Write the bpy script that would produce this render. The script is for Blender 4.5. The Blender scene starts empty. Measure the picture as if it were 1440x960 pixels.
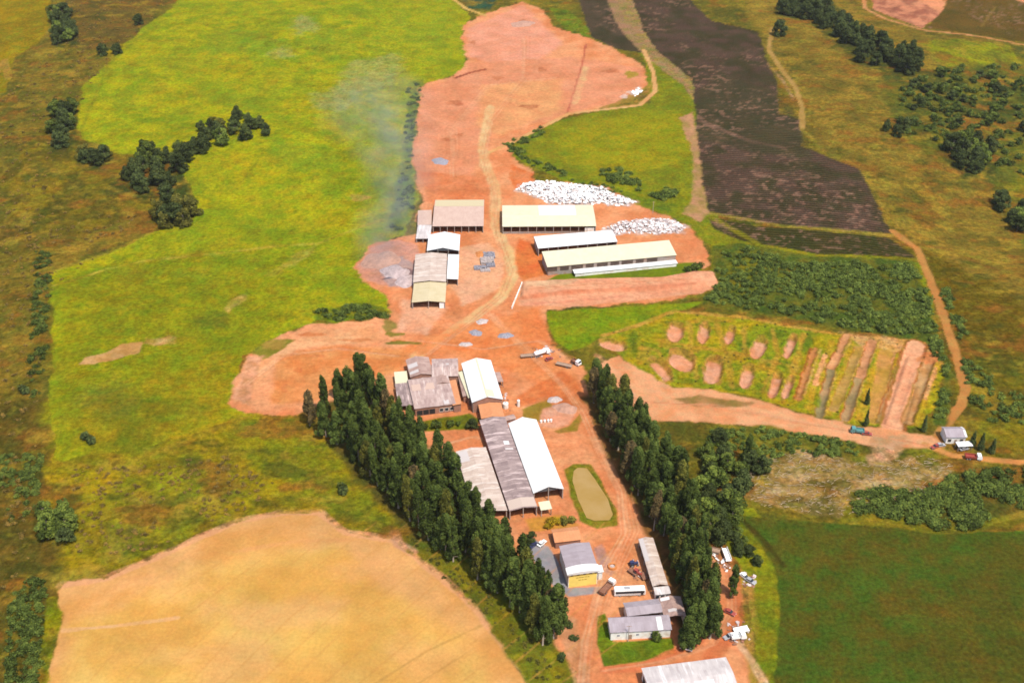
import bpy, bmesh, math, random
import numpy as np
from mathutils import Vector, Matrix
rnd = random.Random(7)
SC = bpy.context.scene
COL = SC.collection
R = math.radians

# ------------------------------------------------------------------ camera, sky, sun, exposure
CAM_H, PITCH, HFOV = 300.0, 33.0, 50.0
cd = bpy.data.cameras.new('camera'); cam = bpy.data.objects.new('camera', cd); COL.objects.link(cam)
cam.location = (0, 0, CAM_H); cam.rotation_euler = (R(90 - PITCH), 0, 0)
cd.sensor_width = 36; cd.lens = 18 / math.tan(R(HFOV / 2)); cd.clip_start = 1; cd.clip_end = 30000
SC.camera = cam
SC.cycles.filter_width = 1.7
SUN_EL, SUN_AZ = 63.0, 145.0          # azimuth measured clockwise from +Y (away from the camera)
w = bpy.data.worlds.new('World'); SC.world = w; w.use_nodes = True
nt = w.node_tree; nt.nodes.clear()
sky = nt.nodes.new('ShaderNodeTexSky'); sky.sky_type = 'NISHITA'; sky.sun_disc = False
sky.sun_elevation = R(SUN_EL); sky.sun_rotation = R(SUN_AZ); sky.air_density = 1.0; sky.dust_density = 2.0
bg = nt.nodes.new('ShaderNodeBackground'); bg.inputs[1].default_value = 0.15
wo = nt.nodes.new('ShaderNodeOutputWorld')
nt.links.new(sky.outputs[0], bg.inputs[0]); nt.links.new(bg.outputs[0], wo.inputs[0])
sl = bpy.data.lights.new('sun', 'SUN'); sl.energy = 4.0; sl.angle = R(2.0); sl.color = (1.0, .93, .82)
so = bpy.data.objects.new('sun', sl); COL.objects.link(so)
sd = Vector((math.sin(R(SUN_AZ)) * math.cos(R(SUN_EL)), math.cos(R(SUN_AZ)) * math.cos(R(SUN_EL)), math.sin(R(SUN_EL))))
so.rotation_euler = sd.to_track_quat('Z', 'Y').to_euler(); so.location = (0, 0, 600)
SC.view_settings.view_transform = 'Standard'; SC.view_settings.look = 'None'
SC.view_settings.exposure = 0.53; SC.view_settings.gamma = 1; SC.view_settings.use_curve_mapping = False
HAZE = 0.00004
KR = (2.25, 2.15, 2.05)              # lit level of a level white surface, used to turn seen colours into albedo

# ------------------------------------------------------------------ numeric helpers
def lin1(c):
    c = c / 255.0
    return c / 12.92 if c <= .04045 else ((c + .055) / 1.055) ** 2.4
def alb(c):
    if c[0] > 195 and c[0] - c[1] > 71: c = (min(252, c[0] + 11), c[1] + 17, c[2] + 11)
    return tuple(min(.85, lin1(c[i]) / KR[i]) for i in range(3))
_g = np.random.default_rng(11); TAB = _g.random((256, 256))
def vnoise(x, y):
    xi = np.floor(x).astype(np.int64); yi = np.floor(y).astype(np.int64)
    fx = x - xi; fy = y - yi
    fx = fx * fx * (3 - 2 * fx); fy = fy * fy * (3 - 2 * fy)
    a = TAB[xi & 255, yi & 255]; b = TAB[(xi + 1) & 255, yi & 255]
    c = TAB[xi & 255, (yi + 1) & 255]; d = TAB[(xi + 1) & 255, (yi + 1) & 255]
    return (a * (1 - fx) + b * fx) * (1 - fy) + (c * (1 - fx) + d * fx) * fy
def fbm(x, y, s, o=4, seed=0):
    t = 0; amp = 1; n = 0
    ca, sa = math.cos(.6), math.sin(.6)
    X = x / s + seed * 17.3; Y = y / s - seed * 9.1
    for i in range(o):
        t = t + amp * vnoise(X, Y); n += amp; amp *= .55
        X, Y = (X * ca - Y * sa) * 2.03 + 5.2, (X * sa + Y * ca) * 2.03 + 1.3
    return t / n
def ss(a, b, x):
    t = np.clip((x - a) / (b - a), 0, 1); return t * t * (3 - 2 * t)
def terrain(x, y):
    x = np.asarray(x, float); y = np.asarray(y, float)
    wt = ss(110, 300, np.abs(x - 40 - .10 * (y - 400)))
    h = (fbm(x, y, 170, 3, 3) - .5) * 16 * wt
    e = x + 190 + .42 * (y - 400)
    h = h - 6 * ss(0, -110, e) + 5 * ss(-130, -330, e)
    e2 = (x - 330 - .42 * (y - 620))
    h = h - 12 * np.exp(-(e2 / 75) ** 2) * ss(480, 640, y)
    return h
FPX = 720 / math.tan(R(HFOV / 2)); CP, SP = math.cos(R(PITCH)), math.sin(R(PITCH))
def PP(u, v, z=0.0):
    """pixels of the photograph (1440 wide) -> points z above the ground"""
    u = np.asarray(u, float); v = np.asarray(v, float)
    a = (u - 720) / FPX; b = -(v - 480) / FPX
    dx, dy, dz = a, CP + b * SP, -SP + b * CP
    zz = np.zeros_like(dx) + z
    for i in range(8):
        t = (zz - CAM_H) / dz
        x = dx * t; y = dy * t
        zz = terrain(x, y) + z
    return x, y, zz
def P(u, v, z=0.0):
    x, y, zz = PP(u, v, z); return Vector((float(x), float(y), float(zz)))
def W(pts):
    p = np.array(pts, float); x, y, _ = PP(p[:, 0], p[:, 1]); return np.stack([x, y], 1)
def poly_sd(x, y, poly):
    """signed distance, positive inside"""
    n = len(poly); d = np.full(x.shape, 1e9); ins = np.zeros(x.shape, bool)
    for i in range(n):
        ax, ay = poly[i]; bx, by = poly[(i + 1) % n]
        ex, ey = bx - ax, by - ay
        t = np.clip(((x - ax) * ex + (y - ay) * ey) / (ex * ex + ey * ey + 1e-9), 0, 1)
        d = np.minimum(d, (x - ax - t * ex) ** 2 + (y - ay - t * ey) ** 2)
        if ay != by:
            c = ((ay > y) != (by > y)) & (x < (bx - ax) * (y - ay) / (by - ay) + ax)
            ins ^= c
    d = np.sqrt(d); return np.where(ins, d, -d)
def line_d(x, y, pl):
    d = np.full(x.shape, 1e9)
    for i in range(len(pl) - 1):
        ax, ay = pl[i]; bx, by = pl[i + 1]; ex, ey = bx - ax, by - ay
        t = np.clip(((x - ax) * ex + (y - ay) * ey) / (ex * ex + ey * ey + 1e-9), 0, 1)
        d = np.minimum(d, (x - ax - t * ex) ** 2 + (y - ay - t * ey) ** 2)
    return np.sqrt(d)

# ------------------------------------------------------------------ object helpers
def prop(o, label=None, cat=None, group=None, kind=None):
    if label: o['label'] = label
    if cat: o['category'] = cat
    if group: o['group'] = group
    if kind: o['kind'] = kind
    return o
def empty(name, loc, label, cat, group=None, rz=0):
    o = bpy.data.objects.new(name, None); o.empty_display_size = .5; COL.objects.link(o)
    o.location = loc; o.rotation_euler = (0, 0, rz); return prop(o, label, cat, group)
def link(name, me, mats, parent=None, mat=None):
    for m in (mats if isinstance(mats, (list, tuple)) else [mats]): me.materials.append(m)
    o = bpy.data.objects.new(name, me); COL.objects.link(o)
    if parent is not None: o.parent = parent
    if mat is not None: o.matrix_local = mat
    return o
class MB:
    def __init__(s): s.v = []; s.f = []; s.m = []
    def quad(s, pts, mi=0):
        n = len(s.v); s.v += [tuple(p) for p in pts]; s.f.append(tuple(range(n, n + len(pts)))); s.m.append(mi)
    def box(s, c, d, rz=0, M=None, mi=0, taper=1.0):
        n = len(s.v); hx, hy, hz = d[0] / 2, d[1] / 2, d[2] / 2
        for z in (-1, 1):
            t = taper if z > 0 else 1
            for x, y in ((-1, -1), (1, -1), (1, 1), (-1, 1)):
                p = Vector((x * hx * t, y * hy * t, z * hz))
                if rz: p = Matrix.Rotation(rz, 3, 'Z') @ p
                p += Vector(c)
                if M: p = M @ p
                s.v.append(tuple(p))
        for f in ((3, 2, 1, 0), (4, 5, 6, 7), (0, 1, 5, 4), (1, 2, 6, 5), (2, 3, 7, 6), (3, 0, 4, 7)):
            s.f.append(tuple(n + i for i in f)); s.m.append(mi)
    def tube(s, pts, rad, n=8, mi=0, cap=True):
        base = len(s.v); k = len(pts)
        for i, p in enumerate(pts):
            p = Vector(p); d = Vector(pts[min(i + 1, k - 1)]) - Vector(pts[max(i - 1, 0)]); d.normalize()
            a = d.cross(Vector((0, 0, 1)));
            if a.length < .05: a = d.cross(Vector((1, 0, 0)))
            a.normalize(); b = d.cross(a)
            r = rad[i] if isinstance(rad, (list, tuple)) else rad
            for j in range(n):
                t = 2 * math.pi * j / n; s.v.append(tuple(p + a * (r * math.cos(t)) + b * (r * math.sin(t))))
        for i in range(k - 1):
            for j in range(n):
                s.f.append((base + i * n + j, base + i * n + (j + 1) % n, base + (i + 1) * n + (j + 1) % n, base + (i + 1) * n + j)); s.m.append(mi)
        if cap:
            s.f.append(tuple(base + j for j in range(n))); s.m.append(mi)
            s.f.append(tuple(base + (k - 1) * n + j for j in reversed(range(n)))); s.m.append(mi)
    def prism(s, prof, y0, y1, mi=0):
        """profile in x,z swept along y"""
        n = len(s.v); k = len(prof)
        for y in (y0, y1):
            for x, z in prof: s.v.append((x, y, z))
        s.f.append(tuple(n + i for i in range(k))); s.m.append(mi)
        s.f.append(tuple(n + k + i for i in reversed(range(k)))); s.m.append(mi)
        for i in range(k):
            j = (i + 1) % k; s.f.append((n + j, n + i, n + k + i, n + k + j)); s.m.append(mi)
    def build(s, name, mats, parent=None, mat=None, smooth=False, bevel=0):
        me = bpy.data.meshes.new(name); me.from_pydata(s.v, [], s.f); 
        if any(s.m): me.polygons.foreach_set('material_index', s.m)
        bm = bmesh.new(); bm.from_mesh(me); bmesh.ops.recalc_face_normals(bm, faces=bm.faces); bm.to_mesh(me); bm.free()
        if smooth: me.polygons.foreach_set('use_smooth', [True] * len(me.polygons))
        o = link(name, me, mats, parent, mat)
        if bevel:
            b = o.modifiers.new('bevel', 'BEVEL'); b.width = bevel; b.segments = 2; b.limit_method = 'ANGLE'
        return o

# ------------------------------------------------------------------ materials
class NT:
    def __init__(s, name):
        s.m = bpy.data.materials.new(name); s.m.use_nodes = True; s.t = s.m.node_tree; s.t.nodes.clear()
        s.out = s.n('ShaderNodeOutputMaterial'); s.b = s.n('ShaderNodeBsdfPrincipled'); s.l(s.b.outputs[0], s.out.inputs[0])
        s.b.inputs['Specular IOR Level'].default_value = .25
    def n(s, t, **kw):
        o = s.t.nodes.new(t)
        for k, v in kw.items(): setattr(o, k, v)
        return o
    def l(s, a, b): s.t.links.new(a, b)
    def noise(s, vec, scale, det=4, rough=.55):
        o = s.n('ShaderNodeTexNoise'); o.inputs['Scale'].default_value = scale; o.inputs['Detail'].default_value = det
        o.inputs['Roughness'].default_value = rough
        if vec is not None: s.l(vec, o.inputs['Vector'])
        return o.outputs['Fac']
    def rng(s, x, a, b, c, d):
        o = s.n('ShaderNodeMapRange'); s.l(x, o.inputs[0])
        for i, v in enumerate((a, b, c, d)): o.inputs[i + 1].default_value = v
        return o.outputs[0]
    def mix(s, f, a, b, mode='MIX'):
        o = s.n('ShaderNodeMix', data_type='RGBA', blend_type=mode)
        for k, v in ((0, f), (6, a), (7, b)):
            if hasattr(v, 'is_linked'): s.l(v, o.inputs[k])
            elif k == 0: o.inputs[0].default_value = v
            else: o.inputs[k].default_value = (*v[:3], 1)
        return o.outputs[2]
    def scale(s, col, f):
        o = s.n('ShaderNodeVectorMath', operation='SCALE'); s.l(col, o.inputs[0]); s.l(f, o.inputs['Scale']); return o.outputs[0]
    def bump(s, h, st, dist):
        o = s.n('ShaderNodeBump'); o.inputs['Strength'].default_value = st; o.inputs['Distance'].default_value = dist
        s.l(h, o.inputs['Height']); s.l(o.outputs[0], s.b.inputs['Normal'])
def coord(k, which='Object'):
    return k.n('ShaderNodeTexCoord').outputs[which]
def plain(name, c, rough=.7, var=.25, sc=1.5, metal=0, spec=.3, dirt=None):
    """painted / raw surface with uneven tone; c is linear albedo"""
    k = NT(name); co = coord(k)
    f = k.rng(k.noise(co, sc, 5), .3, .7, 1 - var, 1 + var * .5)
    base = k.n('ShaderNodeRGB'); base.outputs[0].default_value = (*c, 1)
    col = k.scale(base.outputs[0], f)
    if dirt: col = k.mix(k.rng(k.noise(co, sc * .45, 5), .5, .72, 0, .8), col, dirt)
    k.l(col, k.b.inputs['Base Color']); k.b.inputs['Roughness'].default_value = rough
    k.b.inputs['Metallic'].default_value = metal; k.b.inputs['Specular IOR Level'].default_value = spec
    return k.m
def land(name, lo=.78, hi=1.22, s1=.9, s2=.12, bstr=.5, bdist=.35, rows=None, tint=.1):
    k = NT(name); co = coord(k)
    at = k.n('ShaderNodeAttribute'); at.attribute_name = 'cover'
    n1 = k.noise(co, s1, 4, .65); n2 = k.noise(co, s2, 4, .6)
    col = k.scale(at.outputs['Color'], k.rng(n1, .28, .72, lo, hi))
    col = k.scale(col, k.rng(n2, .3, .7, .86, 1.14))
    n3 = k.noise(co, s1 * .30, 4, .7); n4 = k.noise(co, s1 * 2.6, 3, .7)
    col = k.mix(1.0, col, k.mix(k.rng(n3, .35, .65, 0, 1), (1 - tint, 1 + tint * .25, 1.0), (1 + tint, 1 - tint * .25, 1 - tint * .5)), 'MULTIPLY')
    col = k.scale(col, k.rng(n4, .3, .7, .5 + lo / 2, .5 + hi / 2))
    h = n1
    if rows:
        ang, per, amt = rows
        mp = k.n('ShaderNodeMapping'); mp.inputs['Rotation'].default_value = (0, 0, ang); k.l(co, mp.inputs[0])
        wv = k.n('ShaderNodeTexWave', wave_type='BANDS', bands_direction='Y'); wv.inputs['Scale'].default_value = 1 / per * .314
        wv.inputs['Distortion'].default_value = 6; wv.inputs['Detail'].default_value = 3; wv.inputs['Detail Scale'].default_value = .25
        k.l(mp.outputs[0], wv.inputs['Vector'])
        col = k.scale(col, k.rng(wv.outputs['Fac'], 0, 1, 1 - amt, 1 + amt)); h = wv.outputs['Fac']
    k.l(col, k.b.inputs['Base Color']); k.b.inputs['Roughness'].default_value = 1.0; k.b.inputs['Specular IOR Level'].default_value = 0
    k.bump(h, bstr, bdist)
    return k.m
def roof(name, c1, c2, stain=(.1, .07, .06), su=1.1, sv=3.0, amt=.5, st=.5, rough=.6, bands=0):
    """corrugated sheets laid in courses, each sheet with a tone of its own, streaks running down the slope"""
    k = NT(name); uv = k.n('ShaderNodeUVMap').outputs[0]
    sn = k.n('ShaderNodeVectorMath', operation='SNAP'); k.l(uv, sn.inputs[0]); sn.inputs[1].default_value = (su, sv, 1)
    wn = k.n('ShaderNodeTexWhiteNoise', noise_dimensions='3D'); k.l(sn.outputs[0], wn.inputs['Vector'])
    f = k.rng(wn.outputs['Value'], 0, 1, .5 - amt / 2, .5 + amt / 2)
    nz = k.noise(uv, .22, 5, .6)
    f2 = k.n('ShaderNodeMath', operation='ADD'); k.l(f, f2.inputs[0]); k.l(k.rng(nz, .3, .7, -.4, .4), f2.inputs[1])
    f2.use_clamp = True
    col = k.mix(f2.outputs[0], c1, c2)
    mp = k.n('ShaderNodeMapping'); mp.inputs['Scale'].default_value = (1.6, .16, 1); k.l(uv, mp.inputs[0])
    sk = k.noise(mp.outputs[0], 1.0, 4, .6)
    col = k.mix(k.rng(sk, .5, .78, 0, st), col, stain)
    if bands:
        mp2 = k.n('ShaderNodeMapping'); mp2.inputs['Scale'].default_value = (.5, .06, 1); k.l(uv, mp2.inputs[0])
        col = k.mix(k.rng(k.noise(mp2.outputs[0], 1.0, 5, .7), .53, .66, 0, bands), col, tuple(min(.8, x * 2.0 + .12) for x in c2))
    k.l(col, k.b.inputs['Base Color']); k.b.inputs['Roughness'].default_value = rough
    wv = k.n('ShaderNodeTexWave', wave_type='BANDS', bands_direction='X'); wv.inputs['Scale'].default_value = 1.2; k.l(uv, wv.inputs['Vector'])
    k.bump(wv.outputs['Fac'], .25, .05)
    return k.m
def leaf(name, c, hv=.35):
    k = NT(name); at = k.n('ShaderNodeAttribute'); at.attribute_name = 'tone'
    oi = k.n('ShaderNodeObjectInfo')
    base = k.n('ShaderNodeRGB'); base.outputs[0].default_value = (*c, 1)
    col = k.scale(base.outputs[0], k.rng(at.outputs['Fac'], 0, 1, 1 - hv * 1.6, 1 + hv * 1.6))
    col = k.mix(k.rng(at.outputs['Fac'], .6, 1, 0, .4), col, (c[0] * 2.3, c[1] * 1.55, c[2] * .8))
    col = k.scale(col, k.rng(oi.outputs['Random'], 0, 1, .75, 1.3))
    k.l(col, k.b.inputs['Base Color']); k.b.inputs['Roughness'].default_value = .65; k.b.inputs['Specular IOR Level'].default_value = .04
    tr = k.n('ShaderNodeBsdfTranslucent'); k.l(col, tr.inputs[0])
    mx = k.n('ShaderNodeMixShader'); mx.inputs[0].default_value = .28
    k.l(k.b.outputs[0], mx.inputs[1]); k.l(tr.outputs[0], mx.inputs[2]); k.l(mx.outputs[0], k.out.inputs[0])
    return k.m

M = {}
M['grass'] = land('meadow_grass', .60, 1.40, .50, .06, .9, .5, tint=.17)
M['rough'] = land('rough_grass', .54, 1.46, .42, .05, .9, .9, tint=.15)
M['soil'] = land('red_soil', .76, 1.20, .42, .06, .5, .25, tint=.06)
M['road'] = land('packed_track', .82, 1.14, 1.1, .12, .2, .1)
M['grain'] = land('ripe_grain', .88, 1.10, .8, .05, .35, .12, tint=.035)
M['rowcrop'] = land('row_crop', .55, 1.45, .8, .04, .8, .6, rows=(R(6), 3.0, .27))
M['crop'] = land('green_crop', .60, 1.42, .62, .07, .9, .5, tint=.17)
M['conc'] = land('yard_concrete', .9, 1.08, .8, .15, .1, .05)
M['roof_white'] = roof('white_roof_sheet', (.52, .52, .51), (.62, .62, .61), (.42, .37, .31), amt=.4, st=.3)
M['roof_cream'] = roof('cream_roof', (.48, .445, .30), (.53, .49, .35), (.40, .34, .22), amt=.3, st=.25)
M['roof_pink'] = roof('faded_pink_roof', (.38, .26, .21), (.44, .32, .26), (.26, .17, .14), amt=.4, st=.3)
M['roof_pale'] = roof('pale_stained_roof', (.34, .255, .21), (.46, .375, .315), (.20, .14, .11), amt=.6, st=.45, bands=.4)
M['roof_ycream'] = roof('yellowed_roof', (.40, .33, .19), (.46, .39, .25), (.30, .22, .14), amt=.4, st=.3)
M['roof_brown'] = roof('old_brown_roof', (.24, .15, .125), (.36, .25, .21), (.12, .08, .07), amt=.7, st=.45)
M['roof_grey'] = roof('weathered_grey_roof', (.175, .125, .12), (.28, .21, .195), (.08, .06, .06), amt=.7, st=.5, bands=.75)
M['roof_kiln'] = roof('kiln_roof', (.27, .185, .165), (.40, .30, .265), (.15, .10, .085), amt=.7, st=.5, bands=.35)
M['roof_slate'] = roof('grey_fibre_roof', (.23, .19, .205), (.30, .26, .28), (.15, .12, .12), amt=.5, st=.35)
M['roof_tile'] = roof('orange_tile_roof', (.42, .17, .07), (.50, .22, .10), (.3, .1, .04), su=.4, sv=.4, amt=.5, st=.3)
M['roof_dirtywhite'] = roof('dirty_white_roof', (.35, .31, .30), (.48, .435, .415), (.25, .2, .18), amt=.6, st=.5, bands=.5)
M['wall_white'] = plain('white_plaster', (.72, .70, .64), .85, .12, .6, dirt=(.5, .36, .24))
M['wall_grey'] = plain('bare_block_wall', (.28, .23, .2), .9, .25, .8, dirt=(.3, .15, .08))
M['wall_brick'] = plain('red_brick_wall', (.30, .15, .10), .9, .25, .8)
M['wall_yellow'] = plain('yellow_paint', (.74, .56, .13), .7, .1, .5)
M['gable_grey'] = plain('grey_gable_sheet', (.10, .10, .105), .7, .2)
M['dark_brown'] = plain('unlit_opening', (.085, .055, .042), .9, .4, .5)  # dark brown panel colour paints in the unlit inside of open bays
M['dark'] = plain('dark_opening', (.02, .018, .018), .8, .3)
M['glass'] = plain('window_glass', (.022, .026, .034), .35, .1, spec=.25)
M['post'] = plain('concrete_post', (.35, .3, .26), .9, .2)
M['mark'] = plain('faded_lettering', (.34, .24, .03), .7, .2)
M['white_paint'] = plain('white_vehicle_paint', (.78, .78, .76), .35, .08, .8, spec=.5)
M['red_paint'] = plain('dull_red_paint', (.28, .05, .035), .45, .2, .8, spec=.5)
M['blue_paint'] = plain('dark_blue_paint', (.03, .035, .09), .3, .2, .8, spec=.5)
M['teal_paint'] = plain('teal_paint', (.08, .22, .22), .4, .2, .8, spec=.5)
M['grey_paint'] = plain('grey_vehicle_paint', (.3, .3, .31), .4, .15, .8, spec=.5)
M['rust'] = plain('rusty_steel', (.22, .10, .06), .8, .4, 1.2, dirt=(.30, .16, .09))
M['wood'] = plain('weathered_timber', (.30, .20, .14), .9, .3, 1.5)
M['tyre'] = plain('tyre_rubber', (.02, .02, .02), .9, .2)
M['gravel'] = plain('grey_gravel', (.23, .22, .25), .95, .4, 1.6)
M['gravel_pale'] = plain('pale_gravel', (.38, .32, .30), .95, .35, 1.6)
M['ash'] = plain('grey_ash', (.36, .28, .27), .95, .35, .6)
M['soil_pale'] = plain('pale_pink_soil', (.36, .20, .14), .95, .3, .5)
M['scrap'] = plain('white_scrap', (.78, .77, .75), .6, .15, .3)
M['scrap_grey'] = plain('grey_scrap', (.46, .38, .36), .7, .35, .3)
M['orange_metal'] = plain('orange_metal', (.45, .17, .05), .6, .25, 1.0)
M['bark'] = plain('pale_bark', (.24, .19, .14), .9, .35, .8)
M['stick'] = plain('bleached_branches', (.36, .27, .17), .9, .4, .4)
M['leaf_euc'] = leaf('eucalyptus_leaf', (.066, .094, .020), .5)
M['leaf_euc_brown'] = leaf('browned_eucalyptus_leaf', (.105, .080, .034), .4)
M['leaf_euc_olive'] = leaf('yellowish_eucalyptus_leaf', (.105, .108, .020), .4)
M['leaf_dark'] = leaf('dark_broad_leaf', (.060, .080, .024), .45)
M['leaf_olive'] = leaf('olive_leaf', (.12, .115, .022), .4)
M['leaf_mid'] = leaf('scrub_leaf', (.094, .130, .025), .45)
M['leaf_yellow'] = leaf('yellow_leaf', (.30, .21, .012), .3)
M['leaf_brown'] = leaf('brown_weed_leaf', (.19, .135, .035), .4)

# ------------------------------------------------------------------ land cover (seen colours, turned to albedo)
LAY = []   # in painting order
def area(pts, c1, c2, s=25, fe=2.0, na=3.0, ns=9, cls=None, op=1.0, px=True, seed=1, patch=None):
    LAY.append(dict(t='a', p=W(pts) if px else np.array(pts), c1=alb(c1), c2=alb(c2), s=s, fe=fe, na=na, ns=ns, cls=cls, op=op, seed=seed, patch=patch))
def path(pts, wd, c1, c2, fe=1.0, na=.8, cls='dirt_track', op=1.0, seed=2, ns=7):
    LAY.append(dict(t='l', p=W(pts), w=wd, c1=alb(c1), c2=alb(c2), s=8, fe=fe, na=na, ns=ns, cls=cls, op=op, seed=seed, patch=None))
def blob(u, v, ru, rv, c1, c2, fe=None, op=1.0, cls=None, na=None, seed=5, s=8, rot=0):
    pts = []
    for i in range(14):
        a = 2 * math.pi * i / 14; q = 1 + .18 * math.sin(3 * a + u) + .1 * math.sin(5 * a + v)
        x, y = ru * q * math.cos(a), rv * q * math.sin(a)
        pts.append((u + x * math.cos(rot) - y * math.sin(rot), v + x * math.sin(rot) + y * math.cos(rot)))
    r = min(ru, rv) / 2.5
    area(pts, c1, c2, s, fe if fe else r * .6, na if na is not None else r * .5, max(3, r), cls, op, seed=seed)

DIRT1, DIRT2 = (240, 152, 104), (226, 126, 78)
TRK1, TRK2 = (248, 200, 140), (242, 178, 118)
GR1, GR2 = (178, 171, 20), (140, 153, 24)
# upper right: olive brown slopes
area([(960, -150), (1700, -150), (1700, 700), (1300, 640), (1330, 560), (1250, 330), (1130, 180), (1060, 30)], (156, 126, 44), (124, 104, 36), 18, 8, 10, 30)
area([(1180, 350), (1300, 345), (1440, 420), (1500, 650), (1400, 650), (1340, 560), (1320, 440)], (122, 98, 22), (108, 90, 22), 30, 10, 8)
area([(1240, 90), (1320, 70), (1440, 60), (1500, 330), (1440, 330), (1390, 250), (1300, 215), (1250, 180)], (78, 86, 34), (118, 112, 32), 20, 8, 10, 14)
area([(1400, 260), (1460, 230), (1500, 420), (1430, 330)], (150, 132, 24), (112, 112, 30), 18, 6, 6)
area([(1290, 60), (1340, 55), (1420, 65), (1440, 90), (1330, 95)], (150, 146, 20), (128, 126, 30), 16, 6, 6)
area([(1330, 560), (1370, 480), (1440, 520), (1520, 640), (1400, 660)], (138, 120, 26), (92, 88, 26), 16, 6, 6)
# left: brown rough grass
area([(-420, -150), (270, -150), (180, 70), (110, 140), (150, 220), (210, 330), (60, 400), (70, 620), (100, 800), (60, 1050), (-420, 1100)], (146, 118, 38), (108, 100, 32), 12, 10, 14, 14)
area([(-300, 560), (70, 560), (100, 790), (70, 1000), (-300, 1000)], (112, 92, 32), (86, 82, 28), 9, 12, 10)
area([(-200, -60), (62, -80), (74, 30), (55, 60), (20, 82), (8, 130), (-200, 140)], (164, 132, 16), (138, 118, 20), 20, 1.5, 2, cls='meadow')
area([(90, -60), (260, -60), (215, 25), (165, 70), (110, 70), (88, 40)], (128, 98, 38), (104, 88, 38), 12, 4, 5)
path([(-20, 125), (6, 85), (12, 110)], 3, (190, 140, 60), (170, 130, 50), cls=None)
area([(60, 180), (130, 150), (200, 220), (250, 250), (200, 300), (110, 330), (30, 330), (0, 260)], (140, 118, 28), (96, 88, 28), 14, 6, 6)
# lower left rough
area([(70, 560), (330, 560), (430, 590), (560, 740), (480, 750), (430, 720), (330, 735), (200, 790), (95, 810), (70, 700)], (170, 144, 22), (136, 122, 24), 12, 6, 7)
area([(150, 700), (250, 640), (330, 650), (340, 690), (260, 760), (150, 790)], (116, 110, 30), (156, 146, 26), 7, 5, 5)
area([(330, 590), (430, 590), (545, 735), (470, 720), (420, 690), (350, 660)], (152, 140, 22), (116, 122, 28), 14, 5, 5)
# dark green to olive ground under the tree clumps
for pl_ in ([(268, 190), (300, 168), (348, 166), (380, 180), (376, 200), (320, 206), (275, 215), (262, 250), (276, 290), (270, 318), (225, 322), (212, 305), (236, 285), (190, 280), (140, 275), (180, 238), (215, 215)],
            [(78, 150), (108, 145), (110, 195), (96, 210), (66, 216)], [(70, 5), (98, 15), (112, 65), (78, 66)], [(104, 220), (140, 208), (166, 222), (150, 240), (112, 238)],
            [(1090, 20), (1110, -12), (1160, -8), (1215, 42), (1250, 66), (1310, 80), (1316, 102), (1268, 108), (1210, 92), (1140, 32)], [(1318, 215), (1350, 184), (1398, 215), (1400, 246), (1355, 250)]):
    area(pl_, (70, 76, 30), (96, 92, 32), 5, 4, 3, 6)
# bright pasture
PAST = [(285, -120), (700, -120), (640, 0), (662, 25), (652, 48), (656, 88), (640, 105), (597, 118), (588, 160), (580, 215), (584, 262), (590, 280),
        (565, 330), (525, 345), (500, 375), (508, 394), (545, 415), (548, 445), (450, 452), (400, 470), (345, 500), (330, 545), (325, 566),
        (355, 582), (300, 600), (220, 625), (130, 640), (75, 650), (72, 560), (74, 480), (72, 385), (150, 355), (215, 325), (272, 310),
        (275, 285), (262, 245), (250, 225), (200, 222), (140, 205), (112, 194), (108, 165), (114, 122), (150, 92), (200, 40), (250, 5)]
area(PAST, GR1, GR2, 16, 2.5, 4, 14, cls='pasture')
area([(560, 0), (640, 0), (655, 60), (600, 110), (545, 120), (520, 60)], (170, 168, 24), (150, 160, 30), 20, 12, 8)
area([(80, 390), (330, 340), (430, 400), (330, 560), (200, 640), (80, 640)], (152, 142, 18), (126, 132, 22), 13, 14, 12, 30, op=.8)
area([(280, 300), (500, 330), (560, 380), (500, 440), (400, 440), (300, 380)], (128, 146, 22), (168, 160, 20), 14, 10, 10, 25, op=.7)
area([(120, 560), (320, 500), (330, 590), (180, 660), (110, 660)], (164, 140, 22), (120, 116, 24), 18, 8, 8, op=.8)
for (u, v, ru, rv, o) in [(300, 90, 60, 22, .6), (200, 75, 45, 20, .5), (240, 130, 40, 15, .5), (420, 150, 40, 16, .35), (330, 240, 70, 30, .5), (460, 300, 60, 25, .4)]:
    blob(u, v, ru, rv, (190, 168, 14), (176, 160, 24), fe=9, op=o, na=8)
for (u, v, ru, rv, o) in [(340, 60, 60, 16, .6), (430, 220, 50, 20, .5), (260, 90, 40, 12, .4), (350, 140, 60, 12, .3), (470, 60, 40, 20, .4)]:
    blob(u, v, ru, rv, (120, 150, 34), (138, 152, 30), fe=9, op=o, na=8)
for (u, v, ru, rv) in [(428, 36, 18, 12), (510, 110, 35, 22), (470, 140, 30, 16), (545, 90, 24, 14), (395, 75, 14, 7)]:
    blob(u, v, ru, rv, (176, 168, 100), (160, 160, 90), fe=10, op=.6, na=8)  # greyish patches: thin drifting smoke painted into the pasture colour
blob(505, 278, 14, 5, (190, 160, 70), (200, 150, 80), op=.8)
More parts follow.
